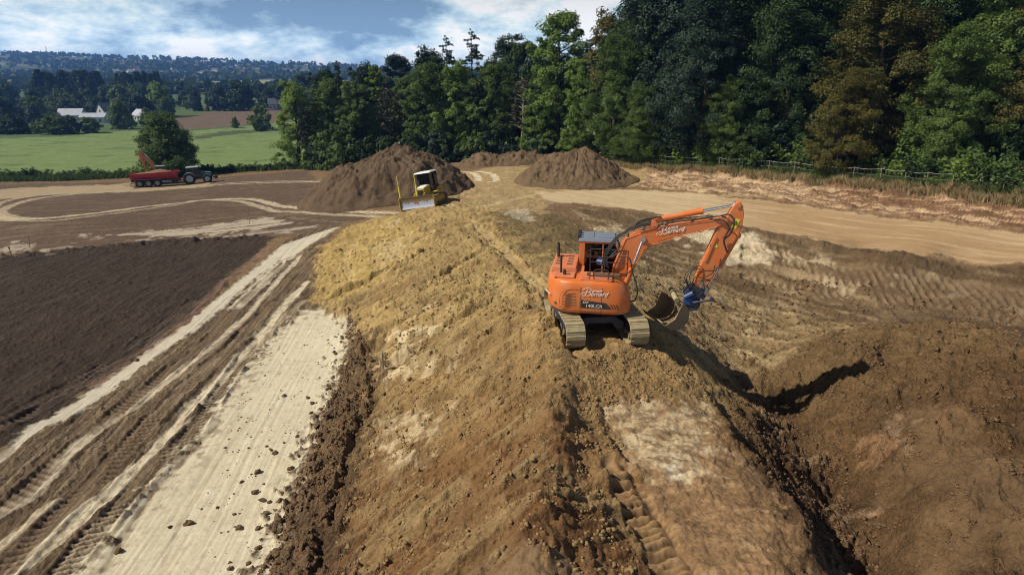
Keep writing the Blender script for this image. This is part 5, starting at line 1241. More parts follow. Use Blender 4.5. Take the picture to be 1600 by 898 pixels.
LM = {'dark': leaf_mat('leaves_dark', (.018, .038, .013), (.055, .095, .026)), 'mid': leaf_mat('leaves_mid', (.055, .100, .022), (.155, .22, .055), .34),
      'bright': leaf_mat('leaves_bright', (.105, .18, .034), (.24, .33, .075), .42), 'olive': leaf_mat('leaves_olive', (.055, .060, .016), (.16, .135, .030)),
      'rust': leaf_mat('leaves_rust', (.050, .036, .014), (.14, .080, .022)), 'blue': leaf_mat('leaves_bluegreen', (.014, .032, .024), (.045, .075, .048)),
      'grey': leaf_mat('leaves_sparse', (.05, .055, .04), (.12, .11, .07)), 'weed': leaf_mat('leaves_weed', (.035, .070, .020), (.10, .155, .045), .3), 'straw': leaf_mat('dry_grass_blades', (.26, .20, .10), (.55, .44, .26), .35)}
M['bark'] = paint('bark', (.075, .060, .045), .9, (.04, .035, .03), amt=.6, scale=3, spec=.1); M['palebark'] = paint('pale_bark', (.30, .27, .22), .9, (.12, .10, .08), amt=.6, scale=3, spec=.1)

def leaves_mesh(name, C, tint, size, rs, flat=.5, out_dir=None, narrow=.55):
    """C: leaf centres (n,3); makes one small bent quad per leaf"""
    n = len(C); nrm = rs.normal(size=(n, 3)); nrm[:, 2] = np.abs(nrm[:, 2]) * (1 + flat)
    if out_dir is not None: nrm = nrm * .55 + out_dir * .9
    nrm /= np.linalg.norm(nrm, axis=1)[:, None]
    a = rs.normal(size=(n, 3)); a -= nrm * (a * nrm).sum(1)[:, None]; a /= np.linalg.norm(a, axis=1)[:, None]; b = np.cross(nrm, a)
    s_ = size * (.6 + .8 * rs.rand(n))[:, None]
    v = np.stack([C - a * s_, C + b * s_ * narrow + nrm * s_ * .12, C + a * s_, C - b * s_ * narrow + nrm * s_ * .12], 1).reshape(-1, 3).astype(np.float32)
    me = bpy.data.meshes.new(name); me.vertices.add(4 * n); me.vertices.foreach_set('co', v.ravel()); me.loops.add(4 * n); me.loops.foreach_set('vertex_index', np.arange(4 * n, dtype=np.int32))
    me.polygons.add(n); me.polygons.foreach_set('loop_start', np.arange(0, 4 * n, 4, dtype=np.int32)); me.polygons.foreach_set('loop_total', np.full(n, 4, np.int32))
    at = me.attributes.new('leaf', 'FLOAT', 'POINT'); at.data.foreach_set('value', np.repeat(np.clip(tint, 0, 1), 4).astype(np.float32)); me.update(calc_edges=True); me.materials.append(None)
    return me
def join_trunk(mb, name='trunk', mat=None):
    me = bpy.data.meshes.new(name); me.from_pydata(mb.v, [], mb.f); me.polygons.foreach_set('use_smooth', [True] * len(me.polygons)); me.materials.append(mat or M['bark']); return me
def broad_tree(seed, H=18., W=5.5, base=.25, nclump=110, per=160, leaf=.20, topw=.6, cr=1., nl=34):
    """tapered trunk, limbs, and leaf clumps hung on limb ends; returns (crown mesh, trunk mesh)"""
    rs = np.random.RandomState(seed); tk = MB(); zb = H * base
    path = [(0, 0, -.6)]; x = y = 0
    for k in range(1, 7): x += rs.normal() * .18; y += rs.normal() * .18; path.append((x, y, H * .86 * k / 6))
    tk.tube(path, H * .020, 8, r1=H * .004)
    centres = []; tints = []; rad = []
    lobes = []
    for k in range(nl):
        t = (k + rs.rand()) / nl; z = zb + (H - zb) * t * .95; prof = math.sin(math.pi * (.12 + .80 * t ** .8)) ** .75 * (1 - (1 - topw) * t)
        a = k * 2.4 + rs.normal() * .4; rr = W * prof * (.35 + .65 * rs.rand()); lx, ly = math.cos(a) * rr, math.sin(a) * rr
        tz = z - rr * .35; i_ = min(5, max(0, int(tz / (H * .86) * 6))); p0 = path[i_]
        if tz > H * .12: tk.tube([(p0[0], p0[1], max(tz, p0[2])), (lx * .5, ly * .5, (tz + z) / 2 + .2), (lx, ly, z)], H * .006, 5, r1=H * .0015)
        lobes.append((lx, ly, z, W * (.30 + .22 * rs.rand()) * (1 - .35 * t)))
    lobes.append((path[-1][0], path[-1][1], H * .93, W * .25))
    for k in range(nclump):
        L = lobes[rs.randint(len(lobes))] if k >= len(lobes) else lobes[k]
        d = rs.normal(size=3); d /= np.linalg.norm(d); q = L[3] * (.5 + .75 * rs.rand()); c = np.array(L[:3]) + d * q * np.array([1, 1, .95])
        centres.append(c); tints.append(rs.rand() * .6 + (.25 if rs.rand() < .25 else 0)); rad.append(W * cr * (.085 + .10 * rs.rand()))
    C = []; T = []; O = []
    for c, t, r_ in zip(centres, tints, rad):
        m = max(6, int(per * (.6 + .8 * rs.rand()))); p = rs.normal(size=(m, 3)); ln = np.linalg.norm(p, axis=1)[:, None]; p = p / ln * (rs.rand(m, 1) ** .45) * r_ * np.array([1.15, 1.15, .85]); p[:, 2] -= (p[:, 0] ** 2 + p[:, 1] ** 2) / r_ * .18
        C.append(c + p); T.append(np.full(m, t) + rs.normal(size=m) * .12); cc = c - np.array([0, 0, H * .5]); O.append(np.tile(cc / (np.linalg.norm(cc) + 1e-6), (m, 1)) * .6 + p / (r_ + 1e-6) * .6)
    C = np.concatenate(C); T = np.concatenate(T); O = np.concatenate(O)
    return leaves_mesh('crown', C, T, leaf, rs, out_dir=O), join_trunk(tk)
def conifer(seed, H=18., W=3.2, bare=.3, whorls=22, leaf=.22, droop=.35, irregular=.3, dens=1.):
    rs = np.random.RandomState(seed); tk = MB(); tk.tube([(0, 0, -.5), (.05, 0, H * .4), (.1, .05, H * .8), (.12, .05, H)], H * .013, 7, r1=.02); C = []; T = []
    for k in range(whorls):
        t = k / (whorls - 1); z = H * (bare + (1 - bare) * t); L0_ = W * (1 - t) ** .75 + .35
        for j in range(rs.randint(3, 6)):
            a = rs.rand() * 6.283; L = L0_ * (1 - irregular * rs.rand() * 1.2); z = H * (bare + (1 - bare) * t) + rs.normal() * H * .018
            if rs.rand() < irregular * .3: continue
            n = int((6 + 26 * L) * dens); s_ = rs.rand(n) ** .8; px_ = np.cos(a) * s_ * L; py_ = np.sin(a) * s_ * L; pz = z + L * (.12 * s_ - droop * s_ ** 2) + rs.normal(size=n) * .10
            C.append(np.stack([px_ + rs.normal(size=n) * .13 * (1.3 - s_) * 2, py_ + rs.normal(size=n) * .13 * (1.3 - s_) * 2, pz], 1)); T.append(np.full(n, rs.rand() * .5) + s_ * .3)
            tk.tube([(0.08, 0.03, z), (math.cos(a) * L * .5, math.sin(a) * L * .5, z + L * .0), (math.cos(a) * L * .95, math.sin(a) * L * .95, z + L * (.1 - droop * .9))], .045, 4, r1=.012)
    return leaves_mesh('crown', np.concatenate(C), np.concatenate(T), leaf, rs, flat=1.5), join_trunk(tk)
def poplar(seed, H=18, W=1.5, leaf=.5, n=1800):
    rs = np.random.RandomState(seed); t = rs.rand(n) ** .9; a = rs.rand(n) * 6.283; prof = np.sin(np.pi * (.06 + .88 * t)) ** .5 * (1 - .35 * t); r_ = W * prof * (.5 + .5 * rs.rand(n) ** .5) * (1 + .25 * np.sin(a * 3 + t * 20))
    C = np.stack([np.cos(a) * r_, np.sin(a) * r_, H * (.06 + .94 * t)], 1); tk = MB(); tk.tube([(0, 0, -.5), (0, 0, H * .9)], .28, 6, r1=.03)
    return leaves_mesh('crown', C, rs.rand(n), leaf, rs), join_trunk(tk)
def shrub(seed, H=1.6, W=1.1, n=900, leaf=.10, stems=9):
    rs = np.random.RandomState(seed); tk = MB(); C = []; T = []
    for k in range(stems):
        a = rs.rand() * 6.283; L = W * rs.rand() ** .6; top = (math.cos(a) * L, math.sin(a) * L, H * (.55 + .45 * rs.rand())); tk.tube([(0, 0, -.1), (top[0] * .4, top[1] * .4, top[2] * .55), top], .02, 4, r1=.006)
        m = n // stems; s_ = rs.rand(m) ** .6; r_ = W * .30 * (1.1 - .5 * s_); d = rs.normal(size=(m, 3)) * r_[:, None] * .55
        C.append(np.stack([top[0] * s_, top[1] * s_, top[2] * (.1 + .9 * s_)], 1) + d); T.append(np.full(m, rs.rand() * .7) + rs.normal(size=m) * .12)
    C = np.concatenate(C); C[:, 2] = np.abs(C[:, 2])
    return leaves_mesh('leaves', C, np.concatenate(T), leaf, rs), join_trunk(tk, 'stem')
TPL = {}
for i in range(4): TPL['near%d' % i] = (broad_tree(100 + i, 18, 5.2, .14, 420, 170, .105), 18.)
for i in range(4): TPL['edge%d' % i] = (broad_tree(200 + i, 16, 4.1, (.24, .18, .28, .08)[i], 260, 110, .15, topw=.8, cr=1.1), 16.)
TPL['slim0'] = (broad_tree(300, 16, 2.3, .30, 110, 50, .20), 16.); TPL['slim1'] = (broad_tree(301, 16, 2.6, .38, 90, 38, .19), 16.); TPL['column'] = (broad_tree(302, 15, 2.9, .03, 300, 120, .12, topw=.35), 15.)
TPL['bare'] = (broad_tree(310, 15, 3.2, .35, 55, 14, .20), 15.)
for i in range(4): TPL['far%d' % i] = (broad_tree(400 + i, 15, 6.4, .03, 150, 24, .62, topw=.95, cr=1.5), 15.)
TPL['bushy'] = (broad_tree(320, 12, 5.6, .02, 420, 120, .15, topw=.75, cr=1.1), 12.)
TPL['con0'] = (conifer(500), 18.); TPL['con1'] = (conifer(501, W=4.0, whorls=15, irregular=.6, droop=.15, bare=.45, dens=.8), 18.); TPL['con2'] = (conifer(502, W=2.4, bare=.15), 18.)
TPL['poplar'] = (poplar(510), 18.); TPL['poplar1'] = (poplar(511, W=1.9), 18.)
for i in range(4): TPL['shrub%d' % i] = (shrub(600 + i), 1.6)
for i in range(2): TPL['bush%d' % i] = (broad_tree(620 + i, 5, 3.4, .02, 60, 60, .22, topw=.9), 5.)
TPL['weed0'] = (shrub(640, 1.7, .35, 260, .07, 5), 1.7); TPL['weed1'] = (shrub(641, 1.3, .5, 260, .08, 6), 1.3)

def plant(tpl, leafm, x, y, h, label, cat='tree', group=None, wide=1., name=None, z=None, bark=None):
    (cm, tm), H = TPL[tpl]
    if z is None: z = gz(x, y) if abs(x / (y + 8)) < 1.1 else float(zbase(x, y))
    name = name or ('pine_tree' if tpl.startswith('con') else 'poplar_tree' if tpl.startswith('pop') else 'shrub' if cat in ('shrub', 'bush') else 'weed' if cat == 'weed' else 'tree')
    o = empty(name, (x, y, z - .05), rnd.uniform(0, 6.28), label, cat, group); s_ = h / H; o.scale = (s_ * wide, s_ * wide, s_)
    c = bpy.data.objects.new('leaves' if cat in ('shrub', 'bush', 'weed') else 'crown', cm); COL.objects.link(c); c.parent = o; c.material_slots[0].link = 'OBJECT'; c.material_slots[0].material = LM[leafm]
    t = bpy.data.objects.new('stem' if cat in ('shrub', 'bush', 'weed') else 'trunk', tm); COL.objects.link(t); t.parent = o
    if bark: t.material_slots[0].link = 'OBJECT'; t.material_slots[0].material = M[bark]
    return o
def plant_uv(tpl, leafm, u, dist, vtop, label, cat='tree', group=None, wide=1., **k):
    x = at_y(u, 200, dist)[0]; z = gz(x, dist) if abs(x / (dist + 8)) < 1.1 else float(zbase(x, dist)); top = at_y(u, vtop, dist)[2]
    return plant(tpl, leafm, x, dist, max(1., top - z), label, cat, group, wide, z=z, **k)

# forest behind the fence: front rank told apart, then the dark ranks behind
FG = 'trees of the forest wall behind the fence'
front = [ # template, leaves, u, distance, top v, label
 ('column', 'bright', 905, 86, 88, 'bright light-green tree with foliage to the ground, behind the steep soil heap'),
 ('edge0', 'bright', 872, 98, 18, 'tall open-topped tree standing left of the bright light-green one'),
 ('edge2', 'olive', 948, 96, 22, 'tall olive-brown tinged crown against the patch of blue sky'),
 ('near0', 'mid', 960, 80, 60, 'leafy mid-green tree just right of the bright light-green one'),
 ('near1', 'dark', 1022, 82, -40, 'tall dark tree whose crown edge cuts the blue sky'),
 ('near2', 'mid', 1000, 70, 135, 'low pale-green rounded tree at the forest edge above the haul road start'),
 ('near1', 'blue', 1085, 67, -20, 'tall blue-green tree behind the fence, straight above the excavator boom'),
 ('near3', 'mid', 1140, 63, 120, 'lower mid-green tree behind the fence, above the elbow of the excavator'),
 ('near0', 'dark', 1165, 70, -80, 'very tall dark tree behind the lower mid-green one above the elbow'),
 ('near2', 'dark', 1235, 62, -60, 'tall nearly black tree left of the yellowing olive tree'),
 ('near3', 'olive', 1355, 55, -30, 'tall tree with yellowing olive and rusty leaves in the right-hand forest'),
 ('near1', 'olive', 1322, 53, 110, 'lower tree with yellowing leaves in front of the tall olive tree'),
 ('near0', 'mid', 1475, 50, 40, 'tree with layered fresh green branches right of the olive tree'),
 ('near1', 'mid', 1540, 52, -60, 'tall green tree at the right photo edge, above the fence end'),
 ('near2', 'olive', 1615, 50, -40, 'olive tinged tree cut by the right photo edge'),
 ('near3', 'dark', 1420, 58, -90, 'tall dark tree between the olive tree and the layered green one'),
 ('near1', 'mid', 1060, 72, 165, 'short leafy tree at the forest edge left of the blue-green tree')]
for tpl, lm_, u, d_, vt_, lab in front: plant_uv(tpl, lm_, u, d_, vt_, lab, wide=1.12 if 'near' in tpl else 1.0)
fr = random.Random(42)
for k in range(46):
    u = 985 + (1760 - 985) * (k + fr.random()) / 46; base_d = float(np.interp(u, [985, 1100, 1300, 1600, 1760], [86, 74, 62, 54, 50])); d_ = base_d + fr.uniform(3, 22)
    plant_uv('near%d' % fr.randrange(4), fr.choice(['dark', 'dark', 'dark', 'blue', 'mid']), u, d_, fr.uniform(-190, -40) if u > 1050 else fr.uniform(-30, 40), 'tall dark green tree deep in the shaded forest behind the fence', group='dark trees deep in the forest behind the fence', wide=1.15)
# copse at the back left of the forest
cop = [('edge3', 'bright', 462, 108, 130, 'leafy leaning-trunk tree at the left end of the copse'), ('slim1', 'grey', 478, 106, 165, 'thin-crowned tree with bare leaning trunk beside the copse left end'),
 ('edge1', 'mid', 515, 110, 128, 'second leafy tree from the left end of the copse'), ('con1', 'dark', 536, 118, 98, 'scraggly flat-topped conifer rising over the left part of the copse'), ('edge0', 'mid', 556, 109, 128, 'mid-green tree directly left above the largest soil heap'),
 ('slim0', 'bright', 592, 112, 96, 'slender mid-green tree above the largest soil heap'), ('slim1', 'grey', 608, 108, 135, 'thin grey-green see-through tree above the largest soil heap'), ('slim0', 'grey', 628, 110, 140, 'sparse grey-green tree with thin bare stems, right of the slender green one'),
 ('edge3', 'mid', 668, 104, 102, 'broad round mid-green tree behind the right half of the largest heap'), ('edge1', 'bright', 712, 104, 98, 'broad round green tree between the largest and the low heap'), ('slim1', 'dark', 742, 102, 120, 'slim dark tree with a long bare trunk above the low soil heap'),
 ('edge2', 'mid', 775, 102, 98, 'mid-green tree with a high crown behind the low soil heap'), ('bare', 'grey', 815, 98, 118, 'half-dead tree with pale bare branches left of the forest'), ('edge3', 'bright', 838, 96, 150, 'low spreading green tree right of the half-dead one'),
 ('edge0', 'dark', 848, 104, 72, 'tall dark tree behind the half-dead one')]
for tpl, lm_, u, d_, vt_, lab in cop: plant_uv(tpl, lm_, u, d_, vt_, lab, wide=1.1, bark='palebark' if tpl == 'bare' else None)
sk = [('edge0', 'blue', 628, 128, 86, 'round dark tree top on the skyline left of the three conifers'), ('edge1', 'blue', 572, 130, 100, 'dark blue-green tree top on the skyline above the slender tree'), ('con0', 'dark', 660, 122, 76, 'leftmost small spiky conifer on the skyline'), ('edge2', 'dark', 678, 124, 78, 'dark round tree between the small and middle skyline conifers'),
 ('con1', 'dark', 702, 118, 60, 'middle conifer with level branches on the skyline'), ('con1', 'dark', 740, 116, 50, 'tallest ragged conifer on the skyline above the low heap'), ('edge3', 'dark', 795, 118, 58, 'broad dark tree on the skyline right of the tallest conifer'), ('edge0', 'dark', 822, 112, 66, 'dark open tree on the skyline near the half-dead one'), ('edge1', 'dark', 765, 120, 92, 'dark tree under the tallest conifer')]
for tpl, lm_, u, d_, vt_, lab in sk: plant_uv(tpl, lm_, u, d_, vt_, lab, wide=1.0)
for k in range(20):
    u = 500 + 400 * (k + fr.random()) / 20; plant_uv('edge%d' % fr.randrange(4), fr.choice(['dark', 'blue', 'mid']), u, fr.uniform(116, 140), fr.uniform(105, 150), 'dark green tree filling the back of the copse behind the soil heaps', group='trees filling the back of the copse', wide=1.1)
# undergrowth of the copse and the forest edge
for k in range(34):
    u = 480 + 500 * (k + fr.random()) / 34; plant_uv('bush%d' % fr.randrange(2), fr.choice(['dark', 'mid', 'dark', 'blue']), u, fr.uniform(97, 104) - (u - 480) * .02, fr.uniform(205, 228), 'dark leafy bush at the foot of the copse trees', 'bush', 'bushes at the foot of the copse')
for k in range(44):
    u = 985 + 720 * (k + fr.random()) / 44; base_d = float(np.interp(u, [985, 1100, 1300, 1600, 1760], [74, 63, 51, 44, 42])); d_ = base_d + fr.uniform(4, 9)
    x = at_y(u, 200, d_)[0]; plant('bush%d' % fr.randrange(2), fr.choice(['dark', 'dark', 'mid', 'blue']), x, d_, fr.uniform(2.2, 5.0), 'dark bush in the undergrowth along the forest edge', 'bush', 'bushes of the forest edge undergrowth')
# lone trees in the fields
plant_uv('bushy', 'mid', 250, 103, 179, 'large dark bushy lone tree directly behind the tractor and trailer', wide=1.12)
def far_tree(u, d_, vt_, lm_, lab, tpl=None, wide=1., cat='tree', group=None): return plant_uv(tpl or 'far%d' % fr.randrange(4), lm_, u, d_, vt_, lab, cat, group, wide)
far_tree(257, 345, 130, 'bright', 'tall light yellow-green round tree in the valley behind the houses', wide=1.0)
far_tree(190, 252, 158, 'mid', 'round dark green tree right of the white houses', wide=.95)
far_tree(410, 245, 165, 'mid', 'small lone bushy tree at the end of the brown ploughed field', wide=1.0)
far_tree(348, 400, 136, 'blue', 'rounded dark tree behind the ploughed field', wide=1.1); far_tree(383, 395, 128, 'dark', 'broad dark tree right of the rounded one behind the ploughed field', wide=1.2); far_tree(312, 400, 140, 'blue', 'dark tree left of the rounded one behind the ploughed field', wide=.8)
far_tree(329, 396, 165, 'olive', 'small yellowish bush tree at the far edge of the ploughed field'); far_tree(368, 260, 183, 'mid', 'tiny lone sapling in the ploughed field', wide=.8)
for k, (u, vt_, wd) in enumerate(((5, 186, 1.5), (40, 190, .9), (62, 186, 1.1), (85, 180, 1.6), (110, 184, 1.3), (140, 184, 1.4), (22, 178, 1.1))):
    far_tree(u, 222 + 4 * (k % 3), vt_, 'mid' if k % 2 else 'dark', 'rounded hedge bush between the pasture and the white houses', wide=wd * 1.15, cat='bush', group='hedge bushes between the pasture and the houses')
for k in range(16): far_tree(198 + k * 4.2, 470 + fr.uniform(-6, 6), fr.uniform(112, 119), 'dark', 'slim poplar in the long row on the far side of the valley', tpl='poplar', wide=1.1, group='row of poplars across the valley')
for k in range(17): far_tree(72 + k * 6.0, 440 + fr.uniform(-8, 8), fr.uniform(108, 122), 'dark', 'tall dark column tree in the band behind the long barn', tpl='poplar1', wide=1.7, group='column trees behind the barn')
for k, (u, v_) in enumerate(((112, 180), (206, 180), (232, 170))):
    far_tree(u, 262 + 3 * (k % 3), v_, 'mid' if k % 2 else 'dark', 'leafy tree half hiding the white houses', wide=.9, group='trees in front of the white houses')
for k in range(120):
    d_ = fr.choice([335, 360, 390, 420, 450]); u = fr.uniform(-60, 500)
    if 268 < u < 455 and d_ < 395: continue
    if 60 < u < 215 and d_ < 340: d_ = 350
    vt_ = float(np.interp(u, [-60, 0, 60, 120, 200, 300, 420, 500], [130, 132, 140, 132, 134, 138, 130, 122])) + fr.uniform(-6, 14) + (18 if d_ < 365 else 0)
    far_tree(u, d_, vt_, fr.choice(['dark', 'blue', 'dark', 'mid']), 'dark rounded tree in the wooded band across the valley', wide=fr.uniform(.8, 1.25), group='trees of the wooded valley band')
for k in range(16):
    far_tree(-20 + k * 5.5, 300 + fr.uniform(-14, 30), fr.uniform(150, 172), fr.choice(['blue', 'dark', 'mid']), 'tree in the dark clump at the left photo edge, beside the barn', wide=1.0, group='trees of the clump left of the barn')
# low hedge of weeds between the stripped field and the pasture
for k in range(70):
    u = -40 + 620 * (k + fr.random()) / 70; d_ = float(np.interp(u, [-40, 190, 330, 580], [97, 102, 105, 106])) + fr.uniform(-.6, .8); x = at_y(u, 270, d_)[0]
    if abs(x) > 1.1 * (d_ + 8): continue
    plant('shrub%d' % fr.randrange(4), fr.choice(['mid', 'weed', 'mid', 'dark']), x, d_, fr.uniform(.6, 1.7), 'scruffy green bush on the edge between the brown field and the pasture', 'shrub', 'scruffy bushes along the pasture edge', wide=1.5)
# shrubs just behind the wire fence
for k in range(58):
    t = (k + fr.random()) / 58 * (len(fw) - 1); i = int(t); q = fw[min(i, len(fw) - 1)].lerp(fw[min(i + 1, len(fw) - 1)], t - i); nrm2 = Vector((.62, .78, 0))
    p_ = q + nrm2 * fr.uniform(.2, 2.6); plant(fr.choice(['shrub0', 'shrub1', 'shrub2', 'shrub3', 'weed0', 'weed1']), fr.choice(['weed', 'mid', 'weed', 'bright', 'bright', 'dark']), p_.x, p_.y, fr.uniform(1.0, 2.9), 'leafy green shrub growing just behind the wire fence', 'shrub', 'shrubs along the wire fence', wide=1.1)

# grass as ground cover
def blades(name, pts, h, w_, mat, label, seed, lean=.35, clump=1):
    rs = np.random.RandomState(seed); n = len(pts); P_ = np.array([(x, y, gz(x, y) - .02) for x, y in pts])
    a = rs.rand(n) * 6.283; hh = h * (.5 + .8 * rs.rand(n)); ln = rs.normal(size=(n, 2)) * lean * hh[:, None]
    dx_ = np.stack([np.cos(a), np.sin(a), np.zeros(n)], 1) * w_
    mid = P_ + np.stack([ln[:, 0] * .35, ln[:, 1] * .35, hh * .6], 1); tip = P_ + np.stack([ln[:, 0], ln[:, 1], hh], 1)
    v = np.stack([P_ - dx_, P_ + dx_, mid + dx_ * .7, tip, mid - dx_ * .7], 1).reshape(-1, 3).astype(np.float32)
    me = bpy.data.meshes.new(name); me.vertices.add(5 * n); me.vertices.foreach_set('co', v.ravel()); me.loops.add(5 * n); me.loops.foreach_set('vertex_index', np.arange(5 * n, dtype=np.int32)); me.polygons.add(n)
    me.polygons.foreach_set('loop_start', np.arange(0, 5 * n, 5, dtype=np.int32)); me.polygons.foreach_set('loop_total', np.full(n, 5, np.int32)); at = me.attributes.new('leaf', 'FLOAT', 'POINT'); at.data.foreach_set('value', np.repeat(rs.rand(n), 5).astype(np.float32)); me.update(calc_edges=True); me.materials.append(mat)
    o = bpy.data.objects.new(name, me); COL.objects.link(o); return tag(o, label, 'grass', kind='stuff')
rs = np.random.RandomState(9)
def strip_pts(n, off0, off1, dens=None):
    out = []
    while len(out) < n:
        t = rs.rand() * (len(fw) - 1.001); i = int(t); q = fw[i].lerp(fw[i + 1], t - i); o_ = rs.uniform(off0, off1); x, y = q.x + .62 * o_, q.y + .78 * o_
        if pn(np.array([x / 1.1]), np.array([y / 1.1]), 5)[0] + rs.rand() * .6 > .12: out.append((x, y))
    return out
blades('dry_grass', strip_pts(38000, -1.8, .8), .55, .022, LM['straw'], 'dry straw-coloured grass on the bank top under the wire fence', 1)
blades('green_weeds', strip_pts(42000, -.9, 5.5), .75, .035, LM['weed'], 'green weeds and nettles behind the wire fence', 2)
def edge_pts(n, path, w_):
    out = []; P_ = [W3(*q) for q in path]
    for _ in range(n): t = rs.rand() * (len(P_) - 1.001); i = int(t); q = P_[i].lerp(P_[i + 1], t - i); out.append((q.x + rs.normal() * w_ * .3, q.y + rs.normal() * w_))
    return out
blades('rough_grass', edge_pts(16000, [(-60, 284), (100, 281), (200, 276), (330, 269), (480, 262), (560, 256)], 1.3), .7, .07, LM['weed'], 'rough unmown grass between the brown field and the pasture', 3)
blades('meadow_edge', edge_pts(12000, [(640, 246), (700, 243), (800, 236), (880, 233), (940, 240), (1000, 250)], 1.6), .8, .06, LM['weed'], 'tall green weeds behind the soil heaps', 4)

# distant wooded hillside: one mass nobody could count
rs = np.random.RandomState(12); C = []; T = []
for k in range(5200):
    d_ = rs.uniform(620, 2700); u = rs.uniform(-120, 760) if d_ < 1800 else rs.uniform(-200, 1500); x = at_y(u, 100, d_)[0]
    f_ = float(fbm(np.array([x / 260]), np.array([d_ / 170]), 3, 31)[0])
    if -620 + (d_ - 700) * .1 < x < -80 and 690 < d_ < 1120: continue
    if f_ > .02 and rs.rand() < .93: continue
    z = float(zbase(x, d_)); r_ = rs.uniform(4, 9) * (1 if d_ < 1500 else 1.35); m = 16; p = rs.normal(size=(m, 3)); p /= np.linalg.norm(p, axis=1)[:, None]; p *= r_ * (.6 + .4 * rs.rand(m, 1)); p[:, 2] = np.abs(p[:, 2]) * 1.15
    C.append(np.array([x, d_, z + r_ * .3]) + p); T.append(np.full(m, rs.rand() * .8))
me = leaves_mesh('far_woodland', np.concatenate(C), np.concatenate(T), 4.2, rs, narrow=.9); me.materials[0] = LM['dark']
fo = bpy.data.objects.new('far_woodland', me); COL.objects.link(fo); tag(fo, 'dark woodland covering the distant hillside', 'woodland', kind='stuff')
# masts on the far ridge
for u, d_, h_, lab in ((75, 2350, 26, 'thin mast on the far hill ridge at the left'), (212, 2400, 20, 'small thin mast on the far hill ridge, right of the taller one')):
    x = at_y(u, 90, d_)[0]; z = float(zbase(x, d_)); mb = MB(); mb.cyl((0, 0, -1), (0, 0, h_ + 8), 1.0, .5, 6); mb.box((0, 0, h_), (2.5, 2.5, 2.0)); o = mb.build('radio_mast', M['galv']); o.location = (x, d_, z); tag(o, lab, 'mast')

# ---------------------------------------------------------------- clods of soil
def clod_mesh(seed):
    rs_ = np.random.RandomState(seed); bm = bmesh.new(); bmesh.ops.create_icosphere(bm, subdivisions=2, radius=1)
    for v in bm.verts:
        n_ = .30 * math.sin(v.co.x * 3.1 + seed) * math.cos(v.co.y * 2.7 + seed * 2) + rs_.normal() * .10; v.co *= 1 + n_; v.co.z *= .68
    me = bpy.data.meshes.new('clod'); bm.to_mesh(me); bm.free(); me.materials.append(M['clod']); return me
M['clod'] = paint('clod_soil', (.115, .072, .042), .95, (.20, .13, .075), amt=.6, scale=3, spec=.1)
clods = [clod_mesh(i) for i in range(6)]
cr_ = random.Random(3)
def clod(x, y, r_, label, group): 
    o = bpy.data.objects.new('soil_clod', cr_.choice(clods)); COL.objects.link(o); o.location = (x, y, gz(x, y) + r_ * .25); o.scale = (r_ * cr_.uniform(.8, 1.3), r_ * cr_.uniform(.8, 1.3), r_ * cr_.uniform(.7, 1.1)); o.rotation_euler = (cr_.uniform(-.5, .5), cr_.uniform(-.5, .5), cr_.uniform(0, 6)); return tag(o, label, 'clod', group)
for u, v, r_ in ((295, 818, .13), (186, 861, .13), (398, 770, .12), (411, 782, .11), (402, 738, .11), (377, 753, .07), (366, 804, .06), (340, 794, .06), (403, 857, .09), (352, 700, .05), (312, 692, .07), (214, 563, .12), (180, 604, .05), (265, 823, .07)):
    p_ = W2(u, v); clod(p_[0], p_[1], r_ * .75, 'dark brown clod lying on the open white floor at the lower left', 'clods on the open white floor')
edge = smooth(WP([(545, 484), (545, 530), (533, 590), (505, 650), (478, 740), (440, 820), (412, 895)]), 8)
for k in range(110):
    i = cr_.randrange(len(edge) - 1); t = cr_.random(); e_ = edge[i] * (1 - t) + edge[i + 1] * t; off = -abs(cr_.gauss(0, .75)) + .35
    clod(e_[0] + off, e_[1] + cr_.uniform(-.2, .2), cr_.uniform(.03, .09), 'brown clod spilled at the foot of the berm, over the edge of the white floor', 'clods spilled along the berm foot')
# crumbs: the countless small ones
def crumbs(name, pts, radii, mat, label):
    bm = bmesh.new(); bmesh.ops.create_icosphere(bm, subdivisions=1, radius=1); base = np.array([v.co[:] for v in bm.verts]); tri = np.array([[v.index for v in f.verts] for f in bm.faces]); bm.free()
    rs_ = np.random.RandomState(4); n = len(pts); nv = len(base)
    P_ = np.array([(x, y, gz(x, y) + r_ * .02) for (x, y), r_ in zip(pts, radii)]); jit = 1 + rs_.normal(size=(n, nv, 1)) * .30; sc_ = np.array(radii)[:, None, None] * (0.7 + .6 * rs_.rand(n, 1, 3)) * np.array([1, 1, .75])
    v = (P_[:, None, :] + base[None] * jit * sc_).reshape(-1, 3).astype(np.float32); f = (tri[None] + (np.arange(n) * nv)[:, None, None]).reshape(-1, 3).astype(np.int32)
    me = bpy.data.meshes.new(name); me.vertices.add(len(v)); me.vertices.foreach_set('co', v.ravel()); me.loops.add(f.size); me.loops.foreach_set('vertex_index', f.ravel()); me.polygons.add(len(f)); me.polygons.foreach_set('loop_start', (np.arange(len(f)) * 3).astype(np.int32)); me.polygons.foreach_set('loop_total', np.full(len(f), 3, np.int32)); me.update(calc_edges=True); me.materials.append(mat)
    o = bpy.data.objects.new(name, me); COL.objects.link(o); return tag(o, label, 'crumbs', kind='stuff')
rs = np.random.RandomState(8); TRK = smooth(WP([(965, 735), (985, 780), (1008, 820), (1032, 860), (1056, 900), (1080, 950)]))
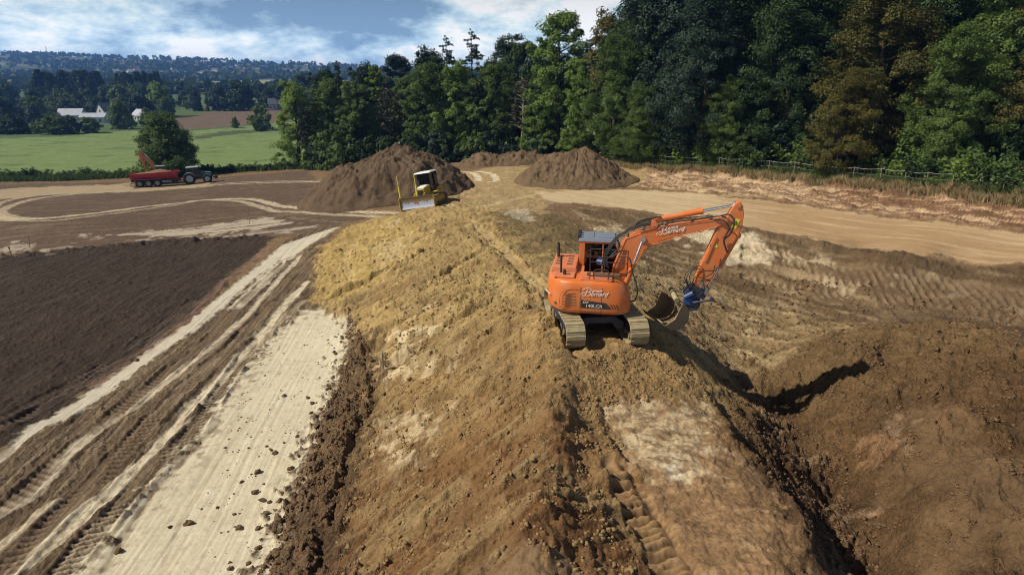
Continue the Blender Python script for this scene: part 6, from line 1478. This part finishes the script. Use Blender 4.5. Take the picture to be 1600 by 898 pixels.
def scatter(poly, n, r0, r1, pw=2.5, clump=.8, th=.0):
    P_ = WP(poly); lo_, hi = P_.min(0), P_.max(0); q = lo_ + rs.rand(n * 3, 2) * (hi - lo_); ins = poly_sd(q[:, 0], q[:, 1], P_) > 0; q = q[ins]; f_ = fbm(q[:, 0] / clump, q[:, 1] / clump, 3, 401) + rs.rand(len(q)) * .5 - .25; q = q[f_ > th]; q = q[np.abs(line_sd(q[:, 0], q[:, 1], TRK, 1.5)[0]) > .42][:n]
    return [tuple(a) for a in q], list(r0 + (r1 - r0) * rs.rand(len(q)) ** pw)
p1_, r1_ = scatter([(380, 560), (545, 480), (548, 600), (500, 700), (440, 830), (420, 898), (280, 898), (330, 700)], 1100, .010, .04, 3, .5, .28)
p2_, r2_ = scatter([(545, 484), (580, 560), (585, 600), (560, 690), (520, 800), (495, 898), (405, 898), (440, 820), (478, 740), (505, 650), (533, 590)], 9000, .010, .065, 4, .5, -.15)
crumbs('soil_crumbs', p1_ + p2_, r1_ + r2_, M['clod'], 'small brown crumbs strewn over the white floor and the berm foot')
M['crumb_ochre'] = paint('ochre_crumb', (.22, .150, .075), .95, (.33, .24, .12), amt=.6, scale=3, spec=.1)
q1, s1 = scatter([(580, 600), (700, 380), (850, 500), (890, 640), (880, 898), (500, 898), (560, 700)], 15000, .008, .055, 5, .6, .10)
q2, s2 = scatter([(900, 560), (1080, 575), (1110, 630), (950, 640), (1000, 760), (1060, 898), (890, 898), (900, 700)], 7000, .008, .05, 4, .5, .0)
q3, s3 = scatter([(500, 400), (620, 350), (760, 345), (850, 500), (700, 480), (580, 560), (500, 470)], 2500, .02, .09, 3, .8, .15)
crumbs('loose_soil', q1 + q2 + q3, s1 + s2 + s3, M['crumb_ochre'], 'loose ochre soil lumps covering the berm')
q4, s4 = scatter([(1120, 640), (1180, 600), (1260, 680), (1330, 780), (1400, 898), (1300, 898), (1230, 790), (1170, 700)], 3800, .010, .055, 4, .6, -.1)
q5, s5 = scatter([(1200, 600), (1400, 520), (1600, 560), (1600, 898), (1400, 898), (1280, 720)], 4500, .012, .055, 4, .9, .15)
q6, s6 = scatter([(900, 400), (1200, 420), (1600, 480), (1600, 560), (1250, 560), (1100, 560)], 5000, .02, .10, 3, 1.2, .15)
M['crumb_brown'] = paint('brown_crumb', (.135, .082, .045), .95, (.22, .14, .08), amt=.6, scale=3, spec=.1)
crumbs('pit_rubble', q4 + q5 + q6, s4 + s5 + s6, M['crumb_brown'], 'brown soil lumps strewn through the pit and over its eastern slope')
# a few stones and bits that catch the light
for u, v, r_, lab in ((1563, 318, .11, 'small white stone on the red bank top at the right edge'),):
    p_ = W2(u, v); o = clod(p_[0], p_[1], r_, lab, None); o.name = 'stone'; o['category'] = 'stone'; o.material_slots[0].link = 'OBJECT'; o.material_slots[0].material = M['wall_white']

# ---------------------------------------------------------------- air between the camera and the hills
hm = bpy.data.materials.new('haze'); hm.use_nodes = True; t = NT(hm.node_tree); out = t.n('ShaderNodeOutputMaterial'); pv = t.n('ShaderNodeVolumePrincipled')
pv.inputs['Color'].default_value = (.18, .40, 1.0, 1); pv.inputs['Density'].default_value = .00022; pv.inputs['Anisotropy'].default_value = .2; t.l(pv.outputs[0], out.inputs['Volume'])
zmin, zmax = float(G.z.min()), float(G.z.max())
hb = MB(); hb.box((0, 4400, (zmin - 1 + max(zmax, 110) + 12) / 2), (21500, 9200, max(zmax, 110) + 12 - zmin + 1)); ho = hb.build('haze', hm); ho['kind'] = 'stuff'; ho['label'] = 'thin blue haze filling the valley air'; ho['category'] = 'haze'
